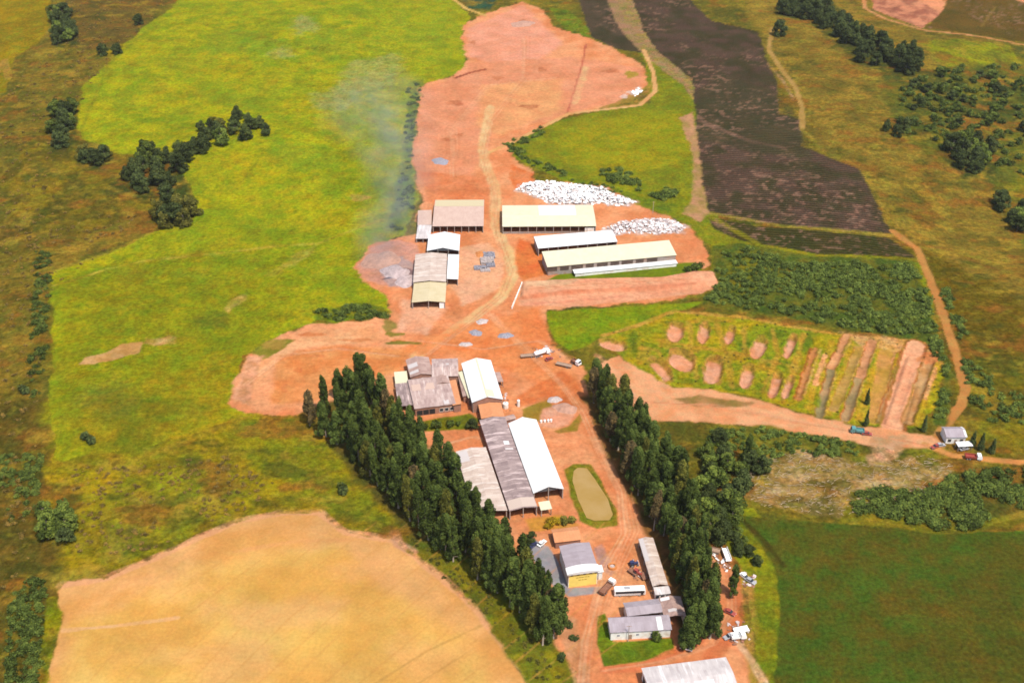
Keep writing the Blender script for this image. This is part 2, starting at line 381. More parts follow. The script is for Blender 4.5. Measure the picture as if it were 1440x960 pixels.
# bare streaks in the pasture
area([(113, 512), (120, 503), (150, 495), (170, 484), (200, 481), (196, 495), (165, 505), (130, 512)], (224, 174, 112), (206, 150, 80), 6, 1.2, 1.5, 4, cls='bare_soil')
area([(203, 482), (206, 476), (230, 474), (240, 470), (249, 474), (246, 484), (215, 486)], (222, 170, 104), (190, 150, 60), 5, 1.2, 1.5, 4)
area([(370, 388), (390, 375), (420, 355), (446, 344), (440, 355), (415, 372), (388, 388)], (190, 172, 70), (160, 150, 40), 5, 1.5, 2, 5, op=.8)
area([(313, 436), (322, 422), (345, 414), (350, 420), (330, 430), (322, 440)], (206, 170, 90), (170, 150, 50), 5, 1.5, 2, 5, op=.8)
path([(75, 402), (110, 392), (150, 378), (200, 367), (270, 360), (340, 352), (400, 345), (446, 343), (500, 322), (540, 308)], 1.2, (206, 184, 70), (150, 130, 30), 1.2, 1, None, .75)
path([(75, 382), (150, 356), (215, 326)], 1.4, (200, 180, 60), (170, 150, 40), 1.2, 1, None, .7)
path([(70, 650), (150, 660), (250, 625), (330, 590), (420, 560)], 2.0, (170, 140, 34), (150, 120, 30), 2, 2, None, .6)
path([(112, 190), (150, 95), (205, 45)], 1.2, (150, 145, 30), (130, 140, 30), 1.2, .8, None, .7)
path([(200, 25), (270, 30), (340, 50), (400, 60)], 1.5, (120, 120, 30), (120, 120, 30), 1.6, 1, None, .5)
blob(300, 450, 26, 12, (90, 104, 30), (120, 124, 30), op=.7, fe=5)
blob(150, 560, 40, 25, (120, 124, 40), (140, 132, 30), op=.6, fe=8)
area([(440, 440), (500, 425), (545, 432), (548, 446), (490, 452), (440, 455)], (88, 104, 34), (120, 126, 30), 8, 3, 3, 6)
area([(578, 115), (596, 112), (588, 160), (580, 215), (584, 290), (560, 330), (545, 320), (560, 250), (572, 170)], (92, 112, 48), (112, 130, 44), 10, 4, 3, 6, op=.85)
area([(640, -10), (700, -5), (690, 14), (660, 12)], (40, 78, 62), (66, 96, 60), 10, 2, 2)
# grain field and its margins
area([(560, 735), (620, 740), (720, 860), (800, 1000), (700, 1020), (690, 880), (600, 790)], (138, 122, 32), (112, 108, 30), 8, 3, 3)
area([(66, 840), (92, 838), (84, 900), (80, 1000), (50, 1000), (60, 900)], (152, 144, 18), (130, 130, 24), 8, 1.5, 1.5)
area([(80, 832), (98, 818), (150, 812), (205, 788), (270, 758), (330, 733), (395, 722), (448, 720), (485, 750), (548, 758), (605, 800), (655, 842), (695, 890), (738, 948), (760, 1040), (50, 1040), (72, 940), (86, 870)],
     (242, 178, 108), (232, 162, 86), 18, 1.5, 2, 8, cls='grain_field')
area([(110, 880), (170, 840), (300, 790), (400, 760), (470, 775), (600, 850), (680, 940), (720, 1050), (90, 1050)], (242, 192, 102), (236, 172, 84), 24, 14, 10, 20)
for (u, v, ru, rv, o) in [(380, 865, 90, 30, .5), (300, 930, 110, 24, .45), (520, 800, 50, 20, .4), (250, 820, 60, 18, .6), (600, 930, 60, 30, .4)]:
    blob(u, v, ru, rv, (242, 176, 112), (240, 166, 104), fe=10, op=o, na=8)
for (u, v, ru, rv, o) in [(210, 940, 70, 24, .5), (330, 830, 90, 20, .4), (130, 890, 30, 20, .5), (480, 900, 80, 24, .35)]:
    blob(u, v, ru, rv, (226, 168, 66), (232, 172, 80), fe=9, op=o, na=8)
path([(90, 886), (160, 880), (250, 868)], .8, (246, 190, 140), (240, 180, 120), .6, .5, None, .7)
path([(505, 975), (600, 915), (700, 868)], .45, (190, 144, 74), (200, 150, 80), .6, .5, None, .5)
path([(540, 990), (640, 928), (655, 918)], .4, (190, 144, 74), (200, 150, 80), .6, .5, None, .45)
path([(330, 775), (420, 760), (500, 758)], .8, (228, 150, 90), (228, 150, 90), 1.5, 1, None, .6)
path([(86, 822), (150, 812), (205, 790), (275, 757), (335, 732), (395, 721), (450, 720), (485, 748), (550, 758), (605, 798), (655, 840), (700, 893), (742, 950)], 1.6, (238, 160, 112), (240, 170, 120), 1.2, 1, None, .8)
# yellow green knoll on the right of the dirt field and grass up to the brown crop
area([(790, -20), (860, -20), (1000, 100), (990, 200), (1010, 310), (1060, 345), (1300, 370), (1320, 480), (1000, 430), (1000, 350), (960, 310), (880, 285), (790, 255), (730, 225), (705, 205), (760, 178), (860, 150), (915, 145), (905, 80)], (146, 142, 26), (122, 128, 28), 20, 3, 3, cls='meadow')
area([(780, 195), (860, 165), (960, 160), (978, 220), (900, 245), (820, 230)], (166, 152, 24), (150, 146, 22), 18, 8, 6)
area([(706, 202), (760, 178), (768, 190), (735, 210), (800, 245), (880, 270), (980, 295), (960, 305), (880, 282), (790, 252), (730, 228)], (100, 118, 30), (134, 138, 26), 8, 3, 2)
area([(770, 10), (800, 15), (845, 55), (800, 48)], (122, 138, 26), (104, 122, 30), 10, 2, 2)
# brown crop fields
BR1, BR2 = (92, 75, 56), (70, 64, 40)
area([(795, -60), (838, -60), (880, 30), (905, 75), (868, 70), (830, 52)], BR1, BR2, 14, 1.5, 2, cls='brown_crop_field')
area([(838, -40), (872, -40), (908, 40), (945, 82), (975, 110), (982, 150), (960, 120), (905, 78), (870, 40)], (178, 130, 96), (156, 132, 76), 8, 1.8, 2, 5)
area([(870, -60), (930, -40), (1000, 30), (1066, 44), (1080, 90), (1092, 115), (1095, 160), (1128, 170), (1126, 206), (1210, 238), (1240, 300), (1252, 328), (1180, 324), (1060, 312), (998, 302), (984, 250), (980, 190), (974, 112), (930, 78), (905, 45)],
     (96, 73, 58), (74, 66, 41), 12, 1.5, 2, 6, cls='brown_crop_field')
area([(985, 195), (1060, 215), (1140, 225), (1125, 170), (1090, 130), (1010, 100), (980, 130)], (84, 74, 46), (70, 68, 42), 10, 8, 5, op=.7)
path([(985, 170), (1020, 185), (1060, 200), (1100, 208)], 2.2, (150, 108, 88), (110, 84, 66), 3, 2.5, None, .6)
path([(1000, 300), (1100, 318), (1200, 326), (1256, 332)], 2.0, (190, 146, 70), (160, 140, 50), 1.5, 1, None, .85)
area([(996, 305), (1060, 318), (1180, 328), (1250, 334), (1288, 362), (1150, 358), (1040, 338), (1003, 322)], (78, 68, 34), (66, 66, 30), 14, 1.2, 1.5, cls='brown_crop_field')
area([(955, 165), (974, 158), (982, 200), (988, 260), (996, 300), (985, 312), (960, 300), (972, 285), (976, 220)], (206, 150, 106), (176, 142, 80), 6, 2, 2, 4, cls='bare_soil')
path([(1000, 305), (1070, 345), (1150, 360), (1290, 366)], 2.0, (150, 138, 24), (140, 130, 30), 2, 1.5, None, .8)
# top right corner
area([(1218, -60), (1330, -60), (1325, 22), (1296, 40), (1228, 14)], (222, 136, 100), (172, 104, 78), 8, 2, 2, cls='bare_soil')
area([(1275, -40), (1345, -40), (1330, 8), (1322, 18), (1290, 0)], (238, 146, 104), (230, 140, 96), 8, 1.5, 1.5)
area([(1328, 14), (1345, -40), (1520, -60), (1520, 52), (1380, 50), (1300, 40)], (98, 82, 30), (116, 88, 34), 14, 1.5, 2, cls='brown_crop_field')
area([(1415, -30), (1520, -30), (1520, 8), (1430, 2)], (222, 140, 100), (210, 130, 90), 8, 1.5, 1.5)
path([(1380, 38), (1400, 10)], 1.0, (140, 110, 50), (140, 110, 50), 1, .5, None, .8)
path([(1214, -40), (1216, 12), (1245, 27), (1300, 43), (1380, 52), (1540, 58)], 2.0, (222, 156, 100), (210, 140, 84), 1, .8)
# far tracks on the right
path([(1085, 40), (1081, 70), (1100, 100), (1118, 122), (1128, 150), (1128, 182)], 2.0, (196, 152, 84), (180, 140, 70), 1.2, .8)
path([(1080, 90), (1100, 112), (1116, 140)], 1.2, (200, 154, 110), (160, 120, 80), 1.2, .8, None, .8)
path([(1128, 182), (1160, 212), (1210, 235), (1240, 290), (1262, 330)], 1.6, (160, 130, 50), (150, 130, 40), 2, 1, None, .8)
path([(1255, 325), (1290, 350), (1305, 385), (1322, 430), (1345, 500), (1358, 545), (1352, 570), (1330, 596), (1318, 618)], 2.4, (206, 146, 76), (196, 120, 60), 1.2, .8)
path([(1300, 345), (1340, 352), (1400, 380)], 2, (150, 96, 40), (130, 100, 30), 2.5, 2, None, .6)
# scrub floor
area([(1000, 345), (1045, 342), (1150, 362), (1286, 366), (1302, 408), (1318, 465), (1342, 540), (1330, 600), (1308, 600), (1325, 530), (1300, 482), (1240, 472), (1150, 455), (1060, 440), (985, 428), (1005, 400)], (82, 98, 34), (112, 108, 34), 7, 3, 3, cls='scrub_floor')
area([(1040, 345), (1120, 400), (1040, 420), (1010, 400)], (134, 124, 26), (100, 106, 30), 8, 5, 4, op=.7)
# whole red farmyard
YARD = [(652, 36), (680, 20), (735, 3), (765, 15), (780, 38), (812, 48), (862, 68), (902, 90), (912, 118), (890, 142), (850, 153), (800, 161), (760, 180), (714, 204),
        (722, 225), (748, 238), (752, 256), (800, 256), (850, 262), (890, 286), (930, 300), (972, 322), (988, 345), (1000, 366), (985, 385), (1003, 388), (1010, 402), (960, 420), (860, 430), (768, 436), (768, 470),
        (795, 505), (818, 515), (835, 570), (872, 650), (925, 745), (1000, 780), (1040, 815), (1046, 900), (1075, 960), (1090, 1060), (820, 1060), (795, 935), (765, 905), (700, 800), (640, 720), (560, 610), (520, 570), (420, 584), (345, 582), (322, 566), (330, 540), (345, 500),
        (390, 472), (440, 456), (520, 450), (552, 440), (545, 415), (510, 394), (498, 376), (520, 346), (560, 334), (585, 330), (586, 300), (596, 284), (588, 262), (580, 215), (588, 160), (597, 118), (640, 106), (657, 88), (650, 55)]
area(YARD, DIRT1, DIRT2, 14, 2.2, 3.6, 7, cls='red_soil_yard')
# top field shades
area([(655, 40), (735, 8), (790, 60), (760, 90), (690, 90), (660, 80)], (240, 152, 122), (232, 142, 108), 14, 8, 5)
area([(590, 125), (640, 110), (660, 90), (800, 80), (900, 95), (900, 140), (800, 158), (690, 190), (660, 260), (590, 265)], (234, 144, 106), (224, 132, 92), 20, 5, 5)
area([(680, 120), (790, 110), (790, 155), (700, 190), (670, 180)], (236, 158, 100), (230, 142, 90), 12, 8, 5, op=.8)
area([(590, 240), (690, 250), (690, 282), (600, 282)], (228, 128, 82), (218, 112, 66), 8, 5, 3, op=.9)
area([(720, 232), (752, 244), (748, 262), (725, 266), (715, 250)], (224, 104, 50), (232, 130, 80), 5, 2, 2, 4)
path([(640, 110), (662, 102), (682, 98)], 1.6, (150, 64, 44), (170, 84, 60), 1, .8, None, .9)
path([(824, 62), (818, 95), (804, 140), (798, 158)], .9, (190, 88, 66), (200, 100, 80), .8, .5, None, .8)
path([(824, 95), (818, 115), (808, 145)], 2.6, (242, 192, 130), (240, 170, 120), 2.5, 1.5, None, .85)
for (u, v, ru, rv) in [(735, 32, 8, 4), (700, 110, 7, 3), (762, 98, 6, 3), (628, 196, 10, 2), (646, 190, 6, 2), (745, 150, 14, 3), (640, 145, 12, 4), (665, 60, 5, 3), (860, 100, 12, 3)]:
    blob(u, v, ru, rv, (178, 92, 58), (206, 116, 76), op=.75)
blob(888, 105, 10, 5, (170, 150, 30), (200, 150, 70), op=.8)
area([(830, 154), (860, 146), (900, 126), (916, 118), (912, 140), (880, 152)], (150, 128, 40), (190, 140, 70), 5, 2, 2, op=.9)
for (u, v, ru, rv) in [(890, 130, 8, 3), (878, 136, 5, 3), (898, 124, 4, 2)]: blob(u, v, ru, rv, (250, 225, 205), (240, 200, 180), op=.8)
# tracks through it
path([(625, -10), (655, 12), (682, 22)], 2.0, (238, 190, 104), (228, 180, 96), 1, .8)
path([(905, 70), (918, 100), (922, 128), (900, 148), (850, 154), (800, 160), (760, 180), (715, 203), (686, 215)], 1.8, (240, 184, 118), (236, 170, 104), 1.0, .6)
path([(690, 150), (678, 205), (682, 232), (697, 262), (697, 320), (713, 350), (722, 385), (704, 418), (660, 450), (610, 484), (585, 500)], 3.2, TRK1, TRK2, 2.2, 1.2)
path([(715, 350), (724, 385), (706, 415)], 3.0, (248, 206, 140), (244, 190, 124), 2, 1.2, None, .8)
area([(640, 350), (690, 340), (712, 370), (700, 405), (650, 430), (630, 400)], (240, 166, 128), (236, 160, 118), 8, 3, 3)
area([(730, 335), (755, 345), (772, 385), (735, 395), (722, 370)], (230, 120, 60), (222, 100, 50), 8, 3, 2)
area([(560, 490), (610, 470), (760, 430), (790, 510), (815, 540), (790, 560), (720, 520), (640, 500)], (236, 136, 80), (226, 112, 56), 12, 5, 4, op=.9)
area([(565, 420), (630, 432), (600, 470), (560, 465)], (240, 168, 132), (236, 152, 112), 8, 3, 3)
area([(345, 505), (440, 465), (540, 460), (540, 480), (420, 490), (360, 540), (330, 565)], (242, 168, 118), (232, 146, 96), 10, 3, 3)
area([(390, 500), (480, 485), (580, 490), (560, 520), (440, 560), (380, 570)], (234, 144, 84), (222, 122, 64), 8, 4, 3)
area([(352, 496), (378, 478), (415, 478), (395, 492), (370, 506)], (140, 130, 40), (176, 140, 60), 5, 1.5, 1.5, 4)
area([(325, 560), (350, 500), (370, 500), (360, 530), (350, 570)], (236, 158, 120), (206, 140, 90), 5, 2, 2, 4)
for (u, v, ru, rv) in [(440, 470, 20, 2.5), (500, 478, 24, 2.5), (420, 520, 6, 4), (400, 545, 5, 6), (445, 500, 14, 2), (560, 480, 12, 3)]:
    blob(u, v, ru, rv, (206, 96, 46), (216, 116, 66), op=.7)
blob(555, 470, 14, 3, (140, 130, 40), (150, 120, 40), op=.9); blob(566, 482, 26, 2.5, (120, 120, 40), (150, 110, 40), op=.9); blob(548, 458, 10, 8, (126, 128, 44), (160, 130, 60), op=.8)
# ash heap ground
area([(500, 376), (522, 348), (560, 336), (588, 345), (590, 400), (560, 405), (515, 395)], (232, 162, 134), (220, 140, 110), 6, 2, 2, 5, cls='ash_ground')
area([(530, 372), (565, 360), (586, 372), (582, 402), (545, 404)], (190, 160, 152), (214, 176, 162), 4, 2, 2, 4, op=.9)
area([(540, 376), (560, 376), (584, 380), (584, 386), (550, 384)], (110, 90, 92), (140, 110, 110), 4, 1.5, 1.5, 4, op=.85)
# platform strip with its bank
area([(733, 398), (820, 394), (930, 392), (975, 384), (1002, 384), (1010, 400), (985, 412), (900, 422), (800, 432), (728, 430)], (240, 160, 122), (234, 146, 108), 8, 1.5, 1.5, cls='terrace')
area([(738, 398), (820, 395), (800, 404), (738, 406)], (244, 198, 150), (240, 182, 136), 6, 2, 1.5, op=.9)
path([(732, 420), (800, 413), (900, 408), (975, 402)], 1.3, (214, 112, 76), (216, 124, 90), 1.2, 1, None, .85)
path([(740, 427), (800, 424), (880, 416)], 1.2, (222, 120, 90), (230, 140, 108), 1.2, 1, None, .7)
area([(790, 384), (880, 376), (978, 368), (990, 380), (940, 390), (840, 394), (765, 396)], (128, 140, 26), (108, 122, 30), 8, 1.5, 1.5)
area([(766, 438), (860, 432), (925, 428), (990, 424), (960, 436), (920, 452), (880, 462), (850, 470), (828, 488), (800, 492), (778, 478)], (122, 148, 22), (150, 152, 22), 10, 1.8, 2, cls='meadow')
# pits meadow
PITS = [(838, 480), (858, 468), (900, 458), (950, 437), (1050, 448), (1140, 462), (1300, 486), (1330, 522), (1312, 575), (1296, 604), (1200, 595), (1130, 580), (1060, 560), (1000, 548), (940, 545), (900, 525), (870, 498)]
area(PITS, (180, 156, 26), (138, 144, 28), 7, 2, 2.5, cls='pit_meadow')
path([(850, 472), (900, 456), (950, 437), (1060, 448), (1150, 466), (1230, 474), (1300, 484), (1330, 520)], 1.6, (216, 158, 70), (196, 150, 50), 1.4, 1, None, .9)
area([(1060, 455), (1150, 470), (1130, 500), (1060, 510), (1030, 480)], (118, 142, 26), (150, 152, 26), 8, 3, 3, op=.7)
for (u, v, ru, rv) in [(975, 490, 22, 6), (1030, 500, 16, 8), (1075, 515, 14, 8), (1120, 520, 12, 10), (905, 500, 10, 12), (940, 485, 14, 6), (1160, 540, 8, 14), (1000, 450, 30, 4)]:
    blob(u, v, ru, rv, (196, 150, 50), (176, 130, 40), op=.6, fe=2, na=2)
for (u, v, ru, rv) in [(945, 455, 10, 4), (985, 456, 8, 4), (955, 494, 16, 4), (1000, 505, 14, 3), (1046, 485, 8, 10), (1090, 470, 14, 8), (1095, 510, 18, 6), (1135, 480, 10, 16), (1030, 545, 10, 6), (970, 535, 14, 4), (1070, 545, 8, 8), (890, 480, 8, 14), (910, 540, 10, 4)]:
    blob(u, v, ru, rv, (92, 112, 28), (112, 126, 28), op=.75, fe=2, na=2)
for ln_ in ([(925, 478), (975, 487), (1035, 497), (1080, 508), (1120, 516)], [(968, 452), (972, 485), (980, 530)], [(1008, 456), (1022, 500), (1030, 545)], [(1046, 460), (1048, 500)], [(1086, 462), (1094, 500), (1072, 550)], [(900, 490), (925, 492), (945, 530)], [(1130, 470), (1116, 520), (1100, 565)]):
    path(ln_, 1.3, (206, 160, 58), (190, 140, 44), 1.6, 1.6, None, .7, ns=5)
PIT = []
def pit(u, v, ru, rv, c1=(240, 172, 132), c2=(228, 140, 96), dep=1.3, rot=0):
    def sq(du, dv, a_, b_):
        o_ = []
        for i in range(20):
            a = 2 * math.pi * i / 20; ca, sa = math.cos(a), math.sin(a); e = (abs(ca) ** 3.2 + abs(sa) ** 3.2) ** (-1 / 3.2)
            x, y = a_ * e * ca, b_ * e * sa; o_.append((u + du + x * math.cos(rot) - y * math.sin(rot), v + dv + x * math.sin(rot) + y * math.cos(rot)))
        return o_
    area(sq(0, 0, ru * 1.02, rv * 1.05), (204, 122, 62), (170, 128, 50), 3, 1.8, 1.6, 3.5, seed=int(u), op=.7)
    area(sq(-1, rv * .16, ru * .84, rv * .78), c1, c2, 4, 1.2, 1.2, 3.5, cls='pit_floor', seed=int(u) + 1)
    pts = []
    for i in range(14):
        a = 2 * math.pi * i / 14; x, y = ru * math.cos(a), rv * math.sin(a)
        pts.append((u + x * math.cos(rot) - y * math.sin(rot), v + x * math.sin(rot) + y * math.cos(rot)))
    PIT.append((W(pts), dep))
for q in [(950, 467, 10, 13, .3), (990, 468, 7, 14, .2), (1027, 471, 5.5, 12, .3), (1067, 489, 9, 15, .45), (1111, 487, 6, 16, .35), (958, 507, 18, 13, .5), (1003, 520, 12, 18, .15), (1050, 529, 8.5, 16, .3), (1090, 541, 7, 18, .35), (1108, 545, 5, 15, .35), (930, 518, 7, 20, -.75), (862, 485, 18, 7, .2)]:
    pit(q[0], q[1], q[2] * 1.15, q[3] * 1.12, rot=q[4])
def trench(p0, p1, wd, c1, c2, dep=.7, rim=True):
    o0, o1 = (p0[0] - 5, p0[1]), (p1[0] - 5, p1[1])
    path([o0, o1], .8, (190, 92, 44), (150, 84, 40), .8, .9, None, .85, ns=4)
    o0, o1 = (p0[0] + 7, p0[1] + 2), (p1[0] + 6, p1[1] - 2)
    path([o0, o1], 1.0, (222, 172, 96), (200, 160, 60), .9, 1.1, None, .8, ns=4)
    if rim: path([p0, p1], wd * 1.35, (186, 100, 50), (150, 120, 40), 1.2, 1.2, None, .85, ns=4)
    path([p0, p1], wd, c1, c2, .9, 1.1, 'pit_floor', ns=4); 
    a, b = W([p0, p1]); d = b - a; n = np.array([-d[1], d[0]]) / np.hypot(*d) * wd * 1.2
    PIT.append((np.array([a + n, b + n, b - n, a - n]), dep))
_tr = trench
for p0, p1 in (((1170, 480), (1138, 572)), ((1200, 484), (1166, 582)), ((1240, 490), (1208, 590)), ((1262, 492), (1226, 594)), ((1318, 512), (1288, 596))):
    path([p0, p1], 1.9, (212, 164, 52), (196, 150, 34), 1.6, 1.4, None, .7, ns=5)
for p0, p1, w_ in (((1213, 490), (1193, 532), 1.7), ((1254, 496), (1240, 556), 1.9), ((1160, 500), (1146, 540), 1.2), ((1316, 518), (1300, 560), 1.3)):
    path([p0, p1], w_, (238, 158, 108), (220, 132, 78), 1.0, 1.3, None, .85, ns=4)
area([(1180, 466), (1240, 472), (1300, 484), (1322, 500), (1300, 506), (1268, 498), (1210, 486)], (234, 160, 110), (214, 140, 76), 5, 2, 2.5, 4, op=.7)
def trench(p0, p1, wd, *a): _tr(p0, p1, wd * 1.3, *a)
trench((1146, 490), (1122, 560), 1.0, (206, 130, 76), (196, 116, 60))
trench((1190, 472), (1168, 520), 1.3, (224, 150, 100), (200, 126, 80)); trench((1168, 522), (1150, 588), 1.3, (196, 156, 106), (160, 138, 92), .9)
trench((1208, 490), (1172, 575), 1.6, (206, 158, 84), (190, 150, 60), .3, False)
trench((1226, 480), (1208, 532), 1.5, (230, 152, 106), (206, 130, 84)); trench((1207, 534), (1188, 590), 1.3, (198, 156, 106), (164, 140, 92), .9)
trench((1246, 496), (1230, 590), 2.6, (226, 160, 84), (200, 150, 60), .4, False)
trench((1272, 498), (1238, 594), 1.3, (194, 152, 100), (170, 134, 80), .9)
trench((1288, 486), (1254, 600), 3.4, (240, 164, 122), (232, 146, 106), .8)
trench((1306, 506), (1276, 592), 1.8, (224, 170, 112), (200, 140, 80), 1.2)
blob(1306, 502, 16, 8, (230, 130, 76), (220, 110, 60), op=.8, fe=1)
blob(1150, 560, 5, 14, (150, 150, 24), (130, 140, 24), op=.7)
# road below the pits
area([(830, 520), (870, 500), (905, 522), (945, 545), (1000, 548), (1060, 560), (1110, 576), (1200, 598), (1310, 612), (1330, 628), (1260, 634), (1180, 618), (1090, 602), (980, 592), (900, 590), (850, 560)], (238, 160, 114), (228, 140, 92), 9, 1.5, 2, 6, cls='dirt_track')
path([(840, 500), (880, 540), (950, 560), (1050, 572), (1180, 606), (1310, 625)], 2.0, (246, 178, 130), (240, 164, 114), 2, 1.5, None, .7)
area([(945, 560), (985, 556), (1060, 566), (1050, 572), (980, 572)], (140, 116, 50), (180, 130, 80), 5, 1.5, 1.5, 4, op=.9)
blob(885, 556, 10, 5, (248, 190, 150), (244, 180, 140), op=.8)
path([(1300, 625), (1340, 640), (1380, 645), (1440, 650), (1520, 655)], 1.8, (228, 144, 76), (210, 130, 70), 1.2, .8)
area([(1225, 612), (1275, 612), (1262, 640), (1240, 660), (1222, 650)], (222, 168, 126), (200, 150, 100), 5, 3, 2, 5)
# felled clearing
area([(1000, 600), (1080, 598), (1200, 622), (1215, 650), (1060, 655), (1000, 640)], (112, 112, 34), (136, 124, 38), 7, 3, 3)
area([(1055, 645), (1130, 632), (1230, 655), (1300, 640), (1345, 650), (1335, 690), (1240, 705), (1190, 728), (1070, 712), (1040, 690)], (182, 142, 82), (148, 122, 60), 5, 3, 3, 7, cls='clearing')
for (u, v, ru, rv) in [(1130, 670, 30, 6), (1190, 690, 24, 6), (1240, 680, 30, 5), (1100, 690, 22, 5), (1290, 665, 24, 6), (1150, 640, 26, 4)]:
    blob(u, v, ru, rv, (222, 186, 130), (196, 158, 100), op=.7, fe=2, na=2)
area([(1270, 630), (1310, 632), (1345, 655), (1300, 655)], (134, 130, 30), (110, 108, 30), 5, 2, 2, op=.8)
area([(1195, 690), (1300, 690), (1380, 655), (1520, 660), (1520, 735), (1380, 742), (1250, 735), (1195, 720)], (84, 84, 30), (120, 100, 34), 8, 3, 3)
area([(1190, 712), (1300, 728), (1520, 725), (1520, 752), (1300, 752), (1180, 738)], (140, 126, 30), (118, 108, 28), 7, 2, 2)
# dark green crop with its yellow margin
area([(1020, 710), (1060, 715), (1110, 790), (1108, 860), (1100, 1050), (1060, 1050), (1060, 900), (1040, 800), (1010, 740)], (146, 142, 24), (118, 122, 26), 8, 2, 2, cls='meadow')
area([(1038, 726), (1200, 738), (1330, 750), (1540, 744), (1540, 1060), (1085, 1060), (1092, 900), (1096, 845), (1092, 800)], (77, 97, 28), (97, 91, 28), 6, 1.2, 1.5, cls='green_crop_field')
area([(1380, 760), (1540, 760), (1540, 1060), (1380, 1060), (1270, 920), (1350, 840)], (100, 84, 26), (84, 84, 26), 8, 14, 10, op=.6)
for (u, v, ru, rv) in [(1180, 790, 20, 10), (1110, 805, 16, 8), (1270, 850, 40, 14), (1310, 905, 22, 8), (1390, 930, 26, 10), (1210, 770, 40, 6), (1330, 860, 50, 20)]:
    blob(u, v, ru, rv, (116, 88, 28), (96, 86, 26), op=.5, fe=4, na=5)
path([(1040, 727), (1070, 755), (1102, 795)], 1.0, (70, 60, 20), (80, 70, 24), .8, .6, None, .8)
# inside the yard: lawns, pond surround, concrete, verges
area([(566, 598), (600, 590), (660, 582), (676, 590), (660, 602), (600, 606), (568, 606)], (134, 128, 24), (110, 112, 30), 5, 1.2, 1.2, cls='lawn')
area([(735, 575), (770, 560), (780, 580), (760, 592), (735, 590)], (176, 136, 50), (160, 130, 50), 4, 1.5, 1.5)
area([(776, 606), (800, 598), (816, 580), (820, 590), (812, 606), (785, 610)], (150, 128, 36), (180, 130, 60), 4, 1.2, 1.2)
area([(765, 575), (800, 565), (812, 578), (800, 598), (775, 603), (758, 598)], (238, 164, 134), (228, 146, 112), 5, 1.8, 1.5)
area([(720, 560), (790, 520), (815, 540), (822, 575), (770, 562), (730, 572)], (226, 122, 70), (214, 100, 50), 5, 3, 2, op=.9)
area([(792, 660), (806, 652), (832, 652), (868, 715), (868, 738), (840, 742), (815, 732), (800, 690)], (126, 126, 30), (150, 126, 40), 5, 1, 1, cls='lawn')
area([(738, 770), (752, 758), (772, 768), (786, 790), (800, 826), (848, 824), (846, 834), (800, 838), (780, 826)], (176, 166, 164), (160, 152, 160), 5, .8, .6, cls='concrete_yard')
area([(835, 770), (846, 765), (866, 800), (860, 812), (845, 800)], (206, 150, 124), (190, 150, 140), 5, 1.5, 1, op=.8)
area([(838, 866), (852, 860), (862, 902), (945, 897), (950, 918), (900, 930), (850, 936), (840, 905)], (118, 132, 26), (100, 116, 28), 6, .8, .6, cls='lawn')
area([(740, 730), (790, 722), (815, 738), (780, 746), (745, 748)], (214, 150, 60), (222, 140, 70), 5, 2, 1.5)
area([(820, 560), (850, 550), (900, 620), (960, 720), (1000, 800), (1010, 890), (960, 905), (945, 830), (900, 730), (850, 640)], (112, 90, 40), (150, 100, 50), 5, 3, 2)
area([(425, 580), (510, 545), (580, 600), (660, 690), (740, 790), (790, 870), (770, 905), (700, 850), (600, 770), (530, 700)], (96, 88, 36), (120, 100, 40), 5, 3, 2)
area([(700, 800), (770, 890), (810, 945), (800, 1000), (740, 960), (690, 880), (640, 820), (570, 765), (600, 762)], (126, 118, 30), (104, 104, 32), 7, 2.5, 2.5, cls='meadow')
area([(790, 860), (812, 870), (830, 960), (810, 960), (785, 890)], (226, 150, 108), (210, 140, 90), 5, 2, 1.5)
path([(555, 750), (560, 765), (580, 775)], 2, (206, 140, 90), (220, 160, 120), 1.5, 1, None, .9)
path([(1000, 930), (1040, 860), (1032, 800), (1010, 770)], 3.0, (216, 112, 66), (206, 100, 60), 2.5, 1.5, None, .85)
path([(985, 900), (900, 938), (850, 942)], 1.6, (206, 96, 54), (220, 110, 70), 1.2, .8, None, .8)
area([(1040, 800), (1062, 810), (1066, 870), (1060, 930), (1080, 960), (1060, 990), (1046, 900)], (196, 144, 70), (160, 140, 40), 5, 2.5, 2, op=.9)
path([(1040, 905), (1062, 935), (1080, 970)], 1.4, (240, 206, 170), (222, 170, 120), 1, .8, None, .8)
for i in range(15):
    u0 = 90 + i * 46; path([(u0, 1000), (u0 + 120 + i * 4, 860 + (i % 3) * 6), (u0 + 300, 735)], .35, (226, 160, 84), (222, 156, 80), .5, .3, None, .35)
for i in range(16):
    y0 = 752 + i * 13; path([(1100, y0 + 10), (1260, y0 + 2), (1450, y0)], .4, (92, 98, 30), (84, 80, 26), .8, .5, None, .4)
rt = random.Random(5)
def ruts(line, k=3, sp=5, c=((250, 190, 142), (206, 108, 64)), op=.30):
    for i in range(k):
        o = rt.uniform(-sp, sp); q = [(u + o + rt.uniform(-2, 2), v + rt.uniform(-2, 2)) for u, v in line]
        for d in (-2.6, 2.6): path([(u + d, v) for u, v in q], .38, c[i % 2], c[i % 2], .5, .4, None, op, ns=5)
ruts([(820, 960), (826, 900), (836, 860), (852, 800), (880, 750), (876, 690), (850, 640), (820, 580), (790, 540), (740, 490), (690, 440)], 5, 9)
ruts([(845, 850), (870, 790), (890, 745), (880, 700)], 3, 8)
ruts([(850, 942), (930, 930), (1000, 905), (1028, 860), (1026, 800), (1006, 775)], 4, 6)
ruts([(600, 500), (660, 455), (706, 415), (720, 380), (700, 330), (694, 270), (680, 225), (690, 170), (740, 110), (740, 50)], 4, 6)
ruts([(560, 500), (480, 490), (400, 500), (350, 540)], 4, 8)
ruts([(590, 480), (680, 490), (760, 480), (800, 505)], 4, 10)
